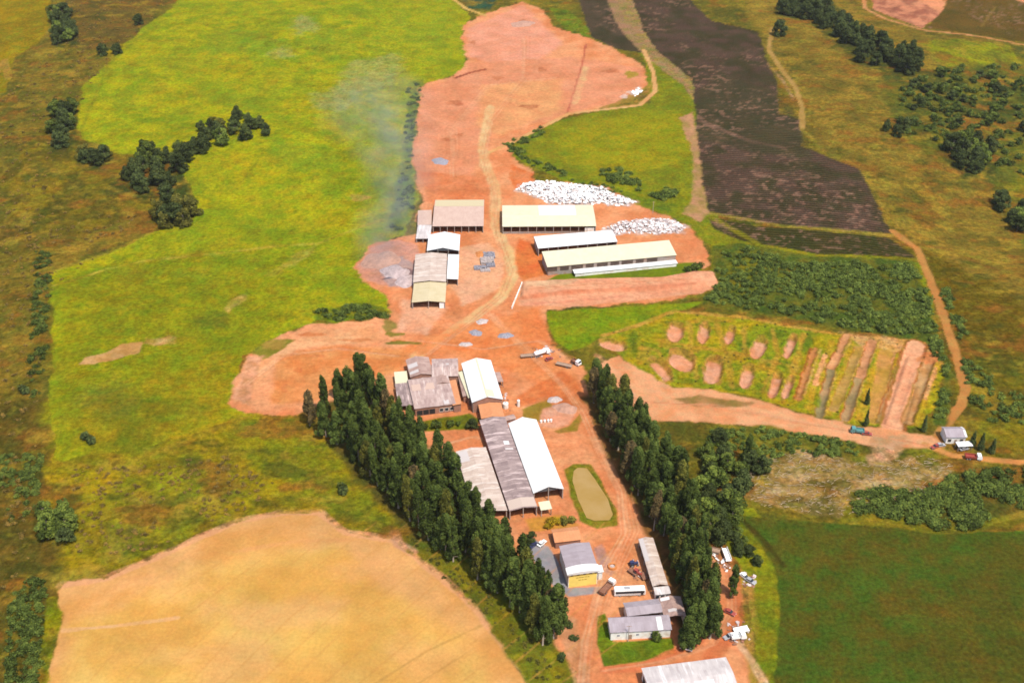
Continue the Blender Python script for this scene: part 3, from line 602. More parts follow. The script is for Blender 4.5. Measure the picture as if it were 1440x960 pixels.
ruts([(840, 520), (900, 565), (1000, 570), (1120, 592), (1230, 612), (1310, 628)], 4, 7)
ruts([(600, 630), (660, 615), (676, 620)], 3, 8); ruts([(640, 250), (640, 180), (690, 120), (790, 110)], 4, 14); ruts([(740, 410), (830, 404), (980, 396)], 3, 5)

for pl_ in ([(724, 268), (735, 258), (770, 254), (815, 260), (850, 263), (862, 272), (895, 283), (885, 291), (860, 290), (848, 286), (820, 289), (775, 288), (760, 280)], [(846, 322), (870, 312), (900, 308), (935, 306), (968, 318), (960, 328), (920, 330), (880, 328), (860, 334)]):
    area(pl_, (232, 214, 204), (226, 176, 150), 4, 3, 3.5, 4, op=.85)
# ------------------------------------------------------------------ ground sheet: a fan grid that is finer near the camera, split into land covers
def build_ground():
    r_in = np.linspace(-.74, .74, 960); r_out = np.linspace(.76, 1.9, 20)
    rat = np.concatenate([-r_out[::-1], r_in, r_out])
    dep = np.concatenate([np.linspace(80, 55.5, 14), np.linspace(55, 13.5, 760), np.geomspace(13.2, 2.8, 40)])
    yy = CAM_H / np.tan(np.radians(dep))
    X = (yy[:, None] * rat[None, :]); Y = np.repeat(yy[:, None], len(rat), 1)
    nr, nc = X.shape; x = X.ravel(); y = Y.ravel()
    z = terrain(x, y)
    far = ss(1500, 4000, np.hypot(x, y)); z = z * (1 - far)
    nb = fbm(x, y, 30, 5, 1); nb2 = fbm(x, y, 9, 4, 4)
    a0, a1 = np.array(alb((134, 118, 34))), np.array(alb((98, 92, 30)))
    t = ss(.3, .7, nb)[:, None]
    col = a0 * (1 - t) + a1 * t
    cls = np.zeros(x.size, np.int32); names = ['ground']
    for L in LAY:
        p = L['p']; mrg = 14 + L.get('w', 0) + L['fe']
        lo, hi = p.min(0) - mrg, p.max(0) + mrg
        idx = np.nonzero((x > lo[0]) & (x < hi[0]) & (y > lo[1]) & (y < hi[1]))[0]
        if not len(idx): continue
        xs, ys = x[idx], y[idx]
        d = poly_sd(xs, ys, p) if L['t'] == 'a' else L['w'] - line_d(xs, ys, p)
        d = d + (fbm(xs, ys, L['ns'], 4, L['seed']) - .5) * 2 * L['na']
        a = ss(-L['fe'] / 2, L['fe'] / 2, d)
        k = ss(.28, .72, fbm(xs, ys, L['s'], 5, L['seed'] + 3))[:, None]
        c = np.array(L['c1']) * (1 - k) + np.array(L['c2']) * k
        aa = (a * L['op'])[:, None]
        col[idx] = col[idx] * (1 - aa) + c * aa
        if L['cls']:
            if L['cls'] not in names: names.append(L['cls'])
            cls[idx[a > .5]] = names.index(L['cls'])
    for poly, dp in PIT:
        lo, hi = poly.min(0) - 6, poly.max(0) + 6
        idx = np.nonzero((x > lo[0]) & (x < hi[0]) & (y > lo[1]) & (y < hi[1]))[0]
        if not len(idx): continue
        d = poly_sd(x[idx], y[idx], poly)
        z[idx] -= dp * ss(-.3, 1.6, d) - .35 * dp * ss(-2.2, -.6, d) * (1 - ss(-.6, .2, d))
    # pond basin, terrace bank and small unevenness
    d = poly_sd(x, y, POND); z -= 1.5 * ss(-.6, 1.6, d)
    d = poly_sd(x, y, TERR); z += 1.6 * ss(-1.2, .6, d)
    rough = np.where(np.isin(cls, [names.index(n) for n in names if n in ('ground', 'scrub_floor', 'clearing', 'pit_meadow')]), 1.0, .2)
    dist = np.hypot(x, y)
    z += (fbm(x, y, 5, 3, 6) - .5) * rough * (dist < 2500)
    # patchy wild vegetation: rusty weeds, dark green cushions and pale dry grass
    wild = np.isin(cls, [names.index(n) for n in ('ground', 'clearing')])
    m = wild; X_, Y_ = x[m], y[m]
    for (sc_, sd_, lo_, hi_, c_, am) in ((16, 31, .56, .72, (150, 98, 36), .75), (11, 33, .58, .72, (76, 82, 28), .6), (13, 35, .60, .74, (178, 146, 48), .6), (5, 37, .58, .74, (92, 80, 30), .5), (4, 39, .60, .76, (160, 136, 40), .5)):
        a_ = (ss(lo_, hi_, fbm(X_ * .8, Y_ * 1.2, sc_, 4, sd_)) * am)[:, None]; col[m] = col[m] * (1 - a_) + np.array(alb(c_)) * a_
    m = np.isin(cls, [names.index(n) for n in ('pasture', 'meadow')]); X_, Y_ = x[m], y[m]
    for (sc_, sd_, lo_, hi_, c_, am) in ((9, 41, .56, .74, (128, 112, 22), .6), (6, 43, .58, .74, (188, 178, 28), .45), (7, 45, .58, .74, (112, 132, 26), .6), (18, 47, .60, .76, (174, 146, 34), .35), (3, 49, .6, .76, (118, 116, 24), .5)):
        a_ = (ss(lo_, hi_, fbm(X_, Y_, sc_, 4, sd_)) * am * .65)[:, None]; col[m] = col[m] * (1 - a_) + np.array(alb(c_)) * a_
    # speckles of a crop field, bare clods showing between rows
    i = names.index('brown_crop_field'); m = cls == i
    sp = ss(.56, .74, fbm(x[m], y[m], 3.2, 3, 8)) * ss(.42, .66, fbm(x[m], y[m], 45, 3, 9)) * .6
    col[m] = col[m] * (1 - sp[:, None]) + np.array(alb((170, 124, 100))) * sp[:, None]
    mats = dict(ground='rough', pasture='grass', meadow='grass', bare_soil='soil', grain_field='grain', brown_crop_field='rowcrop', scrub_floor='rough', red_soil_yard='soil',
                dirt_track='road', ash_ground='soil', terrace='soil', pit_meadow='rough', pit_floor='soil', clearing='rough', green_crop_field='crop', lawn='grass', concrete_yard='conc')
    q = (np.arange(nr - 1)[:, None] * nc + np.arange(nc - 1)[None, :]).ravel()
    quads = np.stack([q, q + 1, q + nc + 1, q + nc], 1)
    qc = cls[q]
    V = np.stack([x, y, z], 1)
    for ci, nm in enumerate(names):
        f = quads[qc == ci]
        if not len(f): continue
        used, inv = np.unique(f, return_inverse=True); inv = inv.reshape(f.shape)
        me = bpy.data.meshes.new(nm); me.vertices.add(len(used)); me.vertices.foreach_set('co', V[used].astype(np.float32).ravel())
        me.loops.add(f.size); me.loops.foreach_set('vertex_index', inv.astype(np.int32).ravel())
        me.polygons.add(len(f)); me.polygons.foreach_set('loop_start', np.arange(0, f.size, 4, dtype=np.int32))
        me.update(calc_edges=True); me.polygons.foreach_set('use_smooth', np.ones(len(f), bool))
        at = me.attributes.new('cover', 'FLOAT_COLOR', 'POINT')
        at.data.foreach_set('color', np.concatenate([col[used], np.ones((len(used), 1))], 1).astype(np.float32).ravel())
        me.validate()
        o = link(nm, me, M[mats.get(nm, 'soil')]); o['kind'] = 'structure'
POND = W([(806, 660), (812, 655), (826, 656), (838, 672), (856, 700), (863, 722), (858, 730), (836, 731), (824, 727), (812, 700), (804, 674)])
TERR = W([(736, 398), (820, 394), (930, 392), (975, 384), (1002, 384), (1008, 398), (975, 404), (900, 408), (800, 414), (734, 418)])
build_ground()
# pond water
me = bpy.data.meshes.new('pond_water'); c0 = POND.mean(0); pw = c0 + (POND - c0) * 1.01
me.from_pydata([(a, b, -.55) for a, b in pw], [], [tuple(range(len(pw)))]); me.update()
k = NT('muddy_water'); co = coord(k)
k.l(k.mix(k.rng(k.noise(co, .12, 4), .35, .65, 0, 1), alb((214, 172, 98)), alb((204, 160, 74))), k.b.inputs['Base Color'])
k.b.inputs['Roughness'].default_value = .12; k.b.inputs['Specular IOR Level'].default_value = .5
k.bump(k.noise(co, 1.5, 3), .05, .05)
if me.polygons[0].normal.z < 0: me.flip_normals()
o = link('pond_water', me, k.m); o['kind'] = 'structure'

# ------------------------------------------------------------------ sheds
def frame(px4, eave, square=True):
    """eave corners in pixels: back left, back right, front right, front left -> centre, axes, half sizes"""
    q = [P(u, v, eave) for u, v in px4]
    c = sum(q, Vector()) / 4; gz = c.z - eave
    U = ((q[1] - q[0]) + (q[2] - q[3])); V = ((q[0] - q[3]) + (q[1] - q[2])); U.z = V.z = 0
    a = U.length / 4; b = V.length / 4
    if U.length > V.length:
        U.normalize(); V = Vector((-U.y, U.x, 0))
    else:
        V.normalize(); U = Vector((V.y, -V.x, 0))
    return Vector((c.x, c.y, gz)), math.atan2(U.y, U.x), a, b
def noise1(*a): return (math.sin(a[0] * 12.9 + a[1] * 78.2) * 43758.5) % 1.0
def roof_mesh(a, b, eave, rise, along, frac, th=.16, sag=0.0, over=0, seg=10, seed=1):
    """gable over half sizes a (x) and b (y); along = axis of the ridge; frac = where the ridge lies"""
    L, S = (a, b) if along == 'u' else (b, a)
    r = -S + 2 * S * frac
    prof = [(-S, eave)] + ([(r, eave + rise)] if .01 < frac < .99 else []) + [(S, eave)]
    if frac <= .01: prof = [(-S, eave + rise), (S, eave)]
    if frac >= .99: prof = [(-S, eave), (S, eave + rise)]
    pts = []
    for i in range(len(prof) - 1):
        n = 5
        for j in range(n): 
            t = j / n; pts.append((prof[i][0] * (1 - t) + prof[i + 1][0] * t, prof[i][1] * (1 - t) + prof[i + 1][1] * t))
    pts.append(prof[-1])
    seg = max(seg, int(L / 2)); k = len(pts); vs = []; uv = []
    rg = random.Random(seed)
    for lay in (0, 1):
        rg = random.Random(seed)
        for i in range(seg + 1):
            l = -L + 2 * L * i / seg
            for j, (s, z) in enumerate(pts):
                dz = (rg.random() - .5) * sag
                z2 = z + dz - lay * th
                vs.append((l, s, z2) if along == 'u' else (s, l, z2)); uv.append((l + 50 * seed, s + 30))
    n = (seg + 1) * k; fs = []
    for i in range(seg):
        for j in range(k - 1):
            A = i * k + j; fs.append((A, A + k, A + k + 1, A + 1)); fs.append((n + A, n + A + 1, n + A + k + 1, n + A + k))
        A = i * k; fs.append((A, n + A, n + A + k, A + k)); A = i * k + k - 1; fs.append((A, A + k, n + A + k, n + A))
    for j in range(k - 1):
        A = j; fs.append((A, A + 1, n + A + 1, n + A)); A = seg * k + j; fs.append((A, n + A, n + A + 1, A + 1))
    me = bpy.data.meshes.new('roof'); me.from_pydata(vs, [], fs)
    bm = bmesh.new(); bm.from_mesh(me); bmesh.ops.recalc_face_normals(bm, faces=bm.faces); bm.to_mesh(me); bm.free()
    ul = me.uv_layers.new(name='UVMap')
    for lp in me.loops: ul.data[lp.index].uv = uv[lp.vertex_index]
    return me
class Shed:
    def __init__(s, name, px4, eave, label, cat='shed', group=None):
        s.c, s.rz, s.a, s.b = frame(px4, eave); s.eave = eave
        s.root = empty(name, s.c, label, cat, group, s.rz); s.I = Matrix.Identity(4)
        s.rootM = Matrix.Translation(s.c) @ Matrix.Rotation(s.rz, 4, 'Z')
    def wing(s, px4, eave):
        """another block of the same building"""
        w = Shed.__new__(Shed); w.c, w.rz, w.a, w.b = frame(px4, eave); w.c.z = s.c.z; w.eave = eave; w.root = s.root; w.rootM = s.rootM
        w.I = s.rootM.inverted() @ Matrix.Translation(w.c) @ Matrix.Rotation(w.rz, 4, 'Z'); return w
    def roof(s, m, rise, along=None, frac=.5, sag=.0, seed=1, name='roof', th=.16, label=None):
        s.along = along or ('u' if s.a > s.b else 'v'); s.rise = rise; s.frac = frac
        o = link(name, roof_mesh(s.a, s.b, s.eave, rise, s.along, frac, th, sag, seed=seed), M[m], s.root, s.I)
        if label: o['label'] = label
        return o
    def top(s, x, y):
        S = s.b if s.along == 'u' else s.a; q = y if s.along == 'u' else x; r = -S + 2 * S * s.frac
        if q <= r: t = (q + S) / (r + S) if r + S > .01 else 1
        else: t = (S - q) / (S - r) if S - r > .01 else 1
        return s.eave + s.rise * max(0, min(1, t)) - .2
    def walls(s, m, sides='LRFB', ins=.5, low=None, name='wall'):
        """one mesh of wall panels; low: dict side -> height of a dwarf wall"""
        mb = MB(); a, b = s.a - ins, s.b - ins; t = .22; low = low or {}
        def panel(p, q, side):
            n = 12; bot = []; top = []
            for i in range(n + 1):
                f = i / n; x = p[0] * (1 - f) + q[0] * f; y = p[1] * (1 - f) + q[1] * f
                h = s.top(x, y); h = min(h, low[side]) if side in low else h
                bot.append((x, y)); top.append(h)
            d = Vector((q[0] - p[0], q[1] - p[1], 0)).normalized(); nn = Vector((-d.y, d.x, 0)) * t / 2
            for i in range(n):
                (x0, y0), (x1, y1) = bot[i], bot[i + 1]; h0, h1 = top[i], top[i + 1]
                A = [Vector((x0, y0, -.8)) - nn, Vector((x1, y1, -.8)) - nn, Vector((x1, y1, h1)) - nn, Vector((x0, y0, h0)) - nn]
                B = [v + nn * 2 for v in A]
                mb.quad(A); mb.quad(B[::-1]); mb.quad([A[3], A[2], B[2], B[3]])
                if i == 0: mb.quad([A[0], A[3], B[3], B[0]])
                if i == n - 1: mb.quad([A[1], B[1], B[2], A[2]])
        if 'F' in sides: panel((-a + t / 2 + .003, -b), (a - t / 2 - .003, -b), 'F')
        if 'B' in sides: panel((-a + t / 2 + .003, b), (a - t / 2 - .003, b), 'B')
        if 'L' in sides: panel((-a, -b - t / 2), (-a, b + t / 2), 'L')
        if 'R' in sides: panel((a, -b - t / 2), (a, b + t / 2), 'R')
        return mb.build(name, M[m], s.root, s.I)
    def gable(s, m, ins=.55, name='gable_panel'):
        mb = MB(); a = s.a - .1; y = -s.b + ins; n = 12
        for i in range(n):
            x0, x1 = -a + 2 * a * i / n, -a + 2 * a * (i + 1) / n
            A = [Vector((x0, y, s.eave - .3)), Vector((x1, y, s.eave - .3)), Vector((x1, y, s.top(x1, y))), Vector((x0, y, s.top(x0, y)))]
            B = [p + Vector((0, .08, 0)) for p in A]; mb.quad(A); mb.quad(B[::-1]); mb.quad([A[0], B[0], B[1], A[1]])
        mb.build(name, M[m], s.root, s.I)
    def posts(s, sides, step=5.0, m='post', ins=.35):
        a, b = s.a - ins, s.b - ins
        for sd in sides:
            L = 2 * (a if sd in 'FB' else b); n = max(2, int(round(L / step)) + 1)
            for i in range(n):
                f = -1 + 2 * i / (n - 1)
                x, y = {'F': (f * a, -b), 'B': (f * a, b), 'L': (-a, f * b), 'R': (a, f * b)}[sd]
                h = s.top(x, y) + .02; mb = MB(); mb.box((x, y, h / 2 - .3), (.3, .3, h + .6)); mb.build('post', M[m], s.root, s.I)
    def opening(s, side, pos, wd, h0, h1, name='window', m='glass', ins=.5, frame_m=None):
        """dark pane set slightly proud of the wall, with a frame when asked"""
        a, b = s.a - ins, s.b - ins; d = .115
        mb = MB(); zc = (h0 + h1) / 2; hh = h1 - h0
        if side in 'FB': 
            y = (-b - d) if side == 'F' else b + d; mb.box((pos, y, zc), (wd, .05, hh))
        else:
            x = (-a - d) if side == 'L' else a + d; mb.box((x, pos, zc), (.05, wd, hh))
        o = mb.build(name, M[m], s.root, s.I)
        if frame_m:
            f = MB(); e = .14
            for (dx, dz, w2, h2) in ((0, hh / 2 + e / 2, wd + 2 * e, e), (0, -hh / 2 - e / 2, wd + 2 * e, e), (wd / 2 + e / 2, 0, e, hh), (-wd / 2 - e / 2, 0, e, hh)):
                if side in 'FB': f.box((pos + dx, y, zc + dz), (w2, .11, h2))
                else: f.box((x, pos + dx, zc + dz), (.11, w2, h2))
            f.build('frame', M[frame_m], o)
        return o
    def slab(s, u0, u1, v0, v1, m, off=.03, name='roof_patch', label=None):
        """replacement sheets lying on the roof, in fractions of the half sizes"""
        me = bpy.data.meshes.new(name); vs = []; fs = []; n = 6
        for i in range(n + 1):
            for j in range(n + 1):
                x = (u0 + (u1 - u0) * i / n) * s.a; y = (v0 + (v1 - v0) * j / n) * s.b; vs.append((x, y, s.top(x, y) + .2 + off))
        for i in range(n):
            for j in range(n): A = i * (n + 1) + j; fs.append((A, A + n + 1, A + n + 2, A + 1))
        me.from_pydata(vs, [], fs); o = link(name, me, M[m], s.root, s.I)
        md = o.modifiers.new('thick', 'SOLIDIFY'); md.thickness = .05; md.offset = 1
        if label: o['label'] = label
        return o
    def ridge(s, m='roof_cream'):
        L, S = (s.a, s.b) if s.along == 'u' else (s.b, s.a); r = -S + 2 * S * s.frac; z = s.eave + s.rise + .03
        mb = MB(); pr = [(-.45, z - .12), (0, z + .05), (.45, z - .12), (0, z - .02)]
        mb.prism(pr, -L - .02, L + .02)
        Mx = s.I @ (Matrix.Translation((0, r, 0)) @ Matrix.Rotation(-math.pi / 2, 4, 'Z') if s.along == 'u' else Matrix.Translation((r, 0, 0)))
        mb.build('ridge_cap', M[m], s.root, Mx)

# upper left group
s = Shed('open_shed', [(612, 281), (681, 281), (680, 318), (608, 318)], 4.6, 'wide shed with faded pink and cream gable roof beside the track, open front on posts')
s.roof('roof_pink', 1.2, 'u', .66, sag=.05, seed=2); s.slab(-.98, .985, .36, .985, 'roof_ycream', label='cream sheeted rear slope'); s.walls('wall_grey', 'LRB'); s.posts('F', 4.5)
w_ = s.wing([(588, 296), (607, 296), (607, 316), (587, 316)], 3.4); w_.roof('roof_pink', .4, 'u', .98, sag=.05, seed=3, name='annex_roof'); w_.walls('wall_brick', 'LF', name='annex_wall')
s = Shed('low_shed', [(587, 317), (608, 317), (604, 334), (585.5, 337)], 3.0, 'small low lean-to with greyish white roof left of the white gabled shed')
s.roof('roof_dirtywhite', .5, 'u', .98, seed=4); s.walls('wall_grey', 'LRB'); s.posts('F', 4)
s = Shed('gabled_shed', [(603, 330), (647, 330), (646, 352), (600, 353)], 5.6, 'short bright white gabled shed with dark open gable, behind the pink roofed shed')
s.roof('roof_white', 2.0, 'v'); s.walls('wall_grey', 'LRB'); s.posts('F', 6); s.ridge('roof_white'); s.gable('gable_grey')
s = Shed('long_shed', [(584, 357), (629, 357), (627, 396), (581, 397)], 4.8, 'pale pink stained shed with shallow gable beside the smoking ash heap')
s.roof('roof_pale', 1.0, 'v', sag=.08, seed=5); s.walls('wall_brick', 'LRB'); s.posts('F', 5)
s = Shed('lean_to', [(629.5, 358), (646, 358), (644, 393), (628.5, 392)], 4.2, 'narrow smooth white lean-to along the right side of the pale pink shed', 'lean-to')
s.roof('roof_white', .35, 'v', .02); s.walls('wall_white', 'RB'); s.posts('F', 4)
s = Shed('open_shed', [(582, 398), (628, 397), (626, 424), (579, 426)], 4.0, 'yellowed cream roofed shed with black open front, nearest of the left column of sheds')
s.roof('roof_ycream', .9, 'v', sag=.06, seed=6); s.walls('wall_grey', 'LRB'); s.posts('F', 8); s.opening('F', s.a * .78, 2.4, 0.0, 3.4, 'door_panel', 'white_paint')
# upper right group
s = Shed('long_barn', [(706, 288.5), (836, 288.5), (836, 317.5), (706.5, 319)], 5.0, 'long cream roofed barn with dark open bays, in front of the white scrap heaps', 'barn')
s.roof('roof_cream', 1.0, 'u', .44, sag=.02, seed=7); s.walls('wall_grey', 'LRBF', low={'F': 1.3}); s.posts('F', 5); s.ridge('roof_cream')
s.slab(-.2, .6, -.1, .97, 'roof_white', label='whiter newer sheets on the rear slope'); s.opening('F', s.a * .86, 5.5, 0.0, 3.6, 'door', 'wall_white')
s = Shed('long_barn', [(750, 334), (862, 325), (866.5, 339.5), (757, 349.5)], 5.2, 'plain white roofed barn squeezed behind the longest cream barn', 'barn')
s.roof('roof_white', 1.2, 'u', .94); s.walls('wall_grey', 'LRB'); s.posts('F', 6)
s = Shed('long_barn', [(760, 356), (940.5, 341), (951, 358), (771, 376)], 5.6, 'longest cream roofed barn, with white lean-to strip along its grassy front', 'barn')
s.roof('roof_cream', 1.8, 'u', .92, sag=.02, seed=8); s.walls('wall_grey', 'LRBF'); s.ridge('roof_cream')
for q_, f in enumerate(np.linspace(-.93, .62, 9)): s.opening('F', f * s.a, [6.2, 5.0, 6.6, 4.6][q_ % 4], 2.3, 4.9, 'window', 'dark_brown')
w_ = s.wing([(806, 379), (951, 365), (952, 370), (807, 385)], 2.2); w_.roof('roof_white', .25, 'u', .98, name='lean_to_roof'); w_.walls('wall_white', 'F', name='lean_to_wall')
# terrace side wall
a, b = P(734, 400), P(720, 434); d = (b - a); m_ = (a + b) / 2
mb = MB(); mb.box((0, 0, .5), (d.length, .4, 1.6)); n_ = int(d.length / 2.6)
for i in range(n_ + 1): mb.box((-d.length / 2 + i * d.length / n_, 0, .62), (.5, .55, 1.9))
o = mb.build('low_wall', M['wall_white']); o.location = m_; o.rotation_euler[2] = math.atan2(d.y, d.x); prop(o, 'low pale wall with piers at the left end of the terrace strip', 'wall')

# old kiln complex
s = Shed('kiln_building', [(573, 529), (629, 531), (642, 569), (582, 573)], 4.6, 'sprawling old kiln works with many patched brown roofs left of the cream shed', 'building')
s.roof('roof_kiln', .9, 'u', .90, sag=.3, seed=11); s.walls('wall_brick', 'LRFB')
s.slab(.45, .7, -.95, -.7, 'roof_dirtywhite'); s.slab(-.9, .2, .1, .5, 'roof_pink')
for f in (-.75, -.45, -.15): s.opening('F', f * s.a, 2.6, .3, 3.0, 'door', 'dark')
for f in (.3, .55, .8): s.opening('F', f * s.a, 1.6, 1.0, 2.6, 'window', 'glass', frame_m='wall_white')
w_ = s.wing([(572, 505), (601, 503), (612, 527), (575, 530)], 5.2); w_.roof('roof_brown', 1.5, 'v', .45, sag=.22, seed=12, name='rear_roof'); w_.walls('wall_brick', 'LRFB', name='rear_wall'); w_.slab(-.95, -.15, -.1, .35, 'roof_dirtywhite'); w_.slab(-.95, -.2, -.75, -.45, 'roof_dirtywhite')
w_ = s.wing([(603, 502), (648, 506), (640, 530), (612, 528)], 5.0); w_.roof('roof_kiln', 1.2, 'u', .4, sag=.22, seed=13, name='rear_roof'); w_.walls('wall_brick', 'LRFB', name='rear_wall'); w_.slab(.1, .3, .1, .3, 'roof_dirtywhite')
w_ = s.wing([(612, 530), (630, 528), (632, 538), (614, 541)], 5.3); w_.roof('roof_brown', 1.0, 'v', .5, sag=.1, seed=14, name='dormer_roof'); w_.walls('wall_brick', 'LRF', name='dormer_wall')
w_ = s.wing([(554, 523), (572, 522), (574, 538), (556, 539)], 3.6); w_.roof('roof_cream', .3, 'u', .98, name='annex_roof'); w_.walls('wall_grey', 'LB', name='annex_wall')
w_ = s.wing([(556, 540), (575, 538), (583, 568), (560, 572)], 3.8); w_.roof('roof_grey', .5, 'u', .98, sag=.1, seed=15, name='annex_roof'); w_.walls('wall_grey', 'LRB', name='annex_wall'); w_.posts('F', 4)
w_ = s.wing([(629, 536), (641, 534), (649, 567), (637, 571)], 4.4); w_.roof('roof_tile', .4, 'v', .98, sag=.12, seed=16, name='side_roof'); w_.walls('wall_brick', 'RF', name='side_wall')
w_ = s.wing([(643, 524), (652, 522), (660, 556), (651, 558)], 3.6); w_.roof('roof_brown', .5, 'v', .98, sag=.1, seed=17, name='side_roof'); w_.walls('wall_brick', 'LF', name='side_wall')
s = Shed('gabled_shed', [(648, 509), (691, 508), (707, 561), (664, 566)], 6.2, 'broad cream white gabled shed joined to the old kiln roofs', 'shed')
s.roof('roof_white', 2.3, 'v'); s.walls('wall_grey', 'LRB'); s.walls('wall_brick', 'F', name='gable_wall'); s.ridge('roof_cream'); s.slab(.05, .5, -.95, -.6, 'roof_cream', label='yellowed sheets by the front gable')
w_ = s.wing([(644, 523), (650, 522), (664, 558), (659, 560)], 4.6); w_.roof('roof_cream', .3, 'v', .98, name='gutter_roof'); w_.walls('wall_grey', 'L', name='side_wall')
s = Shed('connecting_roof', [(673, 570), (704, 565), (709, 584), (677, 590)], 4.6, 'short orange brown roof linking the cream shed to the long grey shed', 'roof')
s.roof('roof_tile', .8, 'v', .5, sag=.1, seed=18); s.walls('wall_brick', 'LRF')
# long drying sheds
s = Shed('long_shed', [(676, 592), (708, 584), (756, 710), (716, 721)], 4.8, 'long dark grey weathered shed, streaked with pale stains, left of the white shed')
s.roof('roof_grey', .9, 'v', .5, sag=.16, seed=19); s.walls('wall_brick', 'LRB'); s.posts('F', 5)
s.slab(.2, .6, .34, .42, 'roof_white', label='white replacement sheet'); s.slab(.15, .75, .22, .26, 'roof_dirtywhite'); s.slab(-.97, .97, -.985, -.80, 'roof_pale', label='pinkish paler end bay')
w_ = s.wing([(757, 707), (772, 703), (776, 714), (761, 718)], 3.6); w_.roof('roof_cream', .3, 'u', .98, name='canopy_roof'); w_.posts('FR', 4)
s = Shed('long_shed', [(714, 593.5), (755, 591), (793, 688), (750, 692.5)], 5.2, 'long bright white gabled shed with dark open end facing the pond')
s.roof('roof_white', 2.4, 'v'); s.walls('wall_grey', 'LRB'); s.posts('F', 5); s.ridge('roof_white'); s.gable('gable_grey')
s = Shed('long_shed', [(640, 634), (684, 629), (713, 717), (669, 724)], 4.4, 'pale pinkish stained shed partly hidden behind the left eucalyptus row')
s.roof('roof_pale', 1.0, 'v', .5, sag=.14, seed=21); s.walls('wall_brick', 'LRB'); s.posts('F', 5); s.slab(-.9, -.3, .6, .95, 'roof_dirtywhite')
# yellow fronted hall
s = Shed('yellow_hall', [(786, 766), (829, 763), (843, 803), (798, 806)], 7.2, 'hall with yellow painted front, white curved front roof and grey rear roof', 'building')
s.roof('roof_slate', .55, 'v', .5, sag=.05, seed=22); s.walls('wall_white', 'LRB'); s.walls('wall_yellow', 'F', name='yellow_front')
mb = MB(); ax = s.a + .3; n = 14; y0, y1 = -s.b - .35, -s.b * .60
for i in range(n):
    x0, x1 = -ax + 2 * ax * i / n, -ax + 2 * ax * (i + 1) / n
    z = lambda x, r: 7.5 + r * math.cos(x / ax * math.pi / 2) ** .8
    A = [(x0, y0, z(x0, .7)), (x1, y0, z(x1, .7)), (x1, y1, z(x1, .95)), (x0, y1, z(x0, .95))]
    mb.quad(A); B = [(p[0], p[1], 6.9 if p[1] == y0 else 7.3) for p in A]; mb.quad(B[::-1]); mb.quad([A[0], B[0], B[1], A[1]]); mb.quad([A[2], B[2], B[3], A[3]])
    if i == 0: mb.quad([A[0], A[3], B[3], B[0]])
    if i == n - 1: mb.quad([A[1], B[1], B[2], A[2]])
mb.build('front_roof', M['roof_white'], s.root, s.I)
for f in (-.72, -.3, .1, .5, .84): s.opening('F', f * s.a, 1.1, 5.7, 6.4, 'window', 'glass')
for zc, rows in ((4.5, [(-2.2, .9), (-1.1, .8), (-.1, 1.0), (1.1, .9), (2.1, .6)]), (3.2, [(-1.2, .9), (-.1, .8), (1.0, .9)])):
    for x, wd in rows: s.opening('F', x, wd, zc - .18, zc + .18, 'faded_lettering', 'mark')
w_ = s.wing([(838, 795), (846, 794), (849, 803), (841, 805)], 4.4); w_.roof('roof_white', .2, 'u', .98, name='side_canopy'); w_.walls('wall_white', 'LRF', name='side_wall')
s = Shed('tiled_outbuilding', [(774, 744), (813, 740), (817, 758), (781, 763)], 3.6, 'small outbuilding with plain orange tiled roof behind the yellow fronted hall', 'outbuilding')
s.roof('roof_tile', 1.0, 'u', .6, sag=.04, seed=23); s.walls('wall_brick', 'LRFB')
# workshops at the front
s = Shed('narrow_shed', [(897, 756), (919, 757), (939, 821), (918, 825)], 4.2, 'narrow pinkish shed under the edge of the right tree row', 'shed')
s.roof('roof_pale', .8, 'v', .5, sag=.14, seed=24); s.walls('wall_brick', 'RB'); s.posts('LF', 5); s.slab(-.97, -.4, .0, .97, 'roof_dirtywhite', label='white left edge sheets')
s = Shed('small_office', [(919, 826), (941, 824), (943, 834), (921, 836)], 3.4, 'small block with dirty white roof between the narrow shed and the office', 'outbuilding')
s.roof('roof_dirtywhite', .4, 'u', .98, seed=25); s.walls('wall_white', 'LRFB')
for f in (-.65, 0, .65): s.opening('F', f * s.a, 1.4, 1.0, 2.4, 'window', 'glass')
s = Shed('office_building', [(852, 868), (938, 863.5), (947, 884.5), (860, 889)], 4.2, 'white walled office with grey roofs in front of the parked bus', 'building')
s.roof('roof_slate', 1.1, 'u', .82, sag=.06, seed=26); s.walls('wall_white', 'LRFB'); s.slab(.55, .72, -.98, .5, 'roof_white', label='white roof strip')
for f in (-.72, -.1, .36): s.opening('F', f * s.a, 1.0, 1.7, 2.5, 'window', 'gravel')
s.opening('F', -.33 * s.a, 1.2, 0, 2.3, 'door', 'wood')
w_ = s.wing([(877, 847), (926, 841), (932, 860), (881, 866)], 4.4); w_.roof('roof_slate', .9, 'u', .5, sag=.08, seed=27, name='rear_roof'); w_.walls('wall_white', 'LRB', name='rear_wall')
w_ = s.wing([(926, 840), (957, 838), (965, 866), (934, 868)], 4.5); w_.roof('roof_brown', .9, 'v', .5, sag=.15, seed=28, name='side_roof'); w_.walls('wall_white', 'LRB', name='side_wall'); w_.slab(-.9, -.1, .6, .9, 'roof_white'); w_.slab(-.5, .3, -.6, -.3, 'roof_dirtywhite')
s = Shed('warehouse', [(904, 938), (1018, 924), (1044, 972), (916, 990)], 5.0, 'large shed with pale stained roof cut by the bottom edge', 'warehouse')
s.roof('roof_dirtywhite', 1.0, 'u', .5, sag=.08, seed=29); s.walls('wall_white', 'LRFB'); s.slab(.05, .5, -.9, -.2, 'roof_white')
for f in (-.6, 0, .6): s.opening('L', f * s.b, 2.4, 0, 3.2, 'door', 'dark')
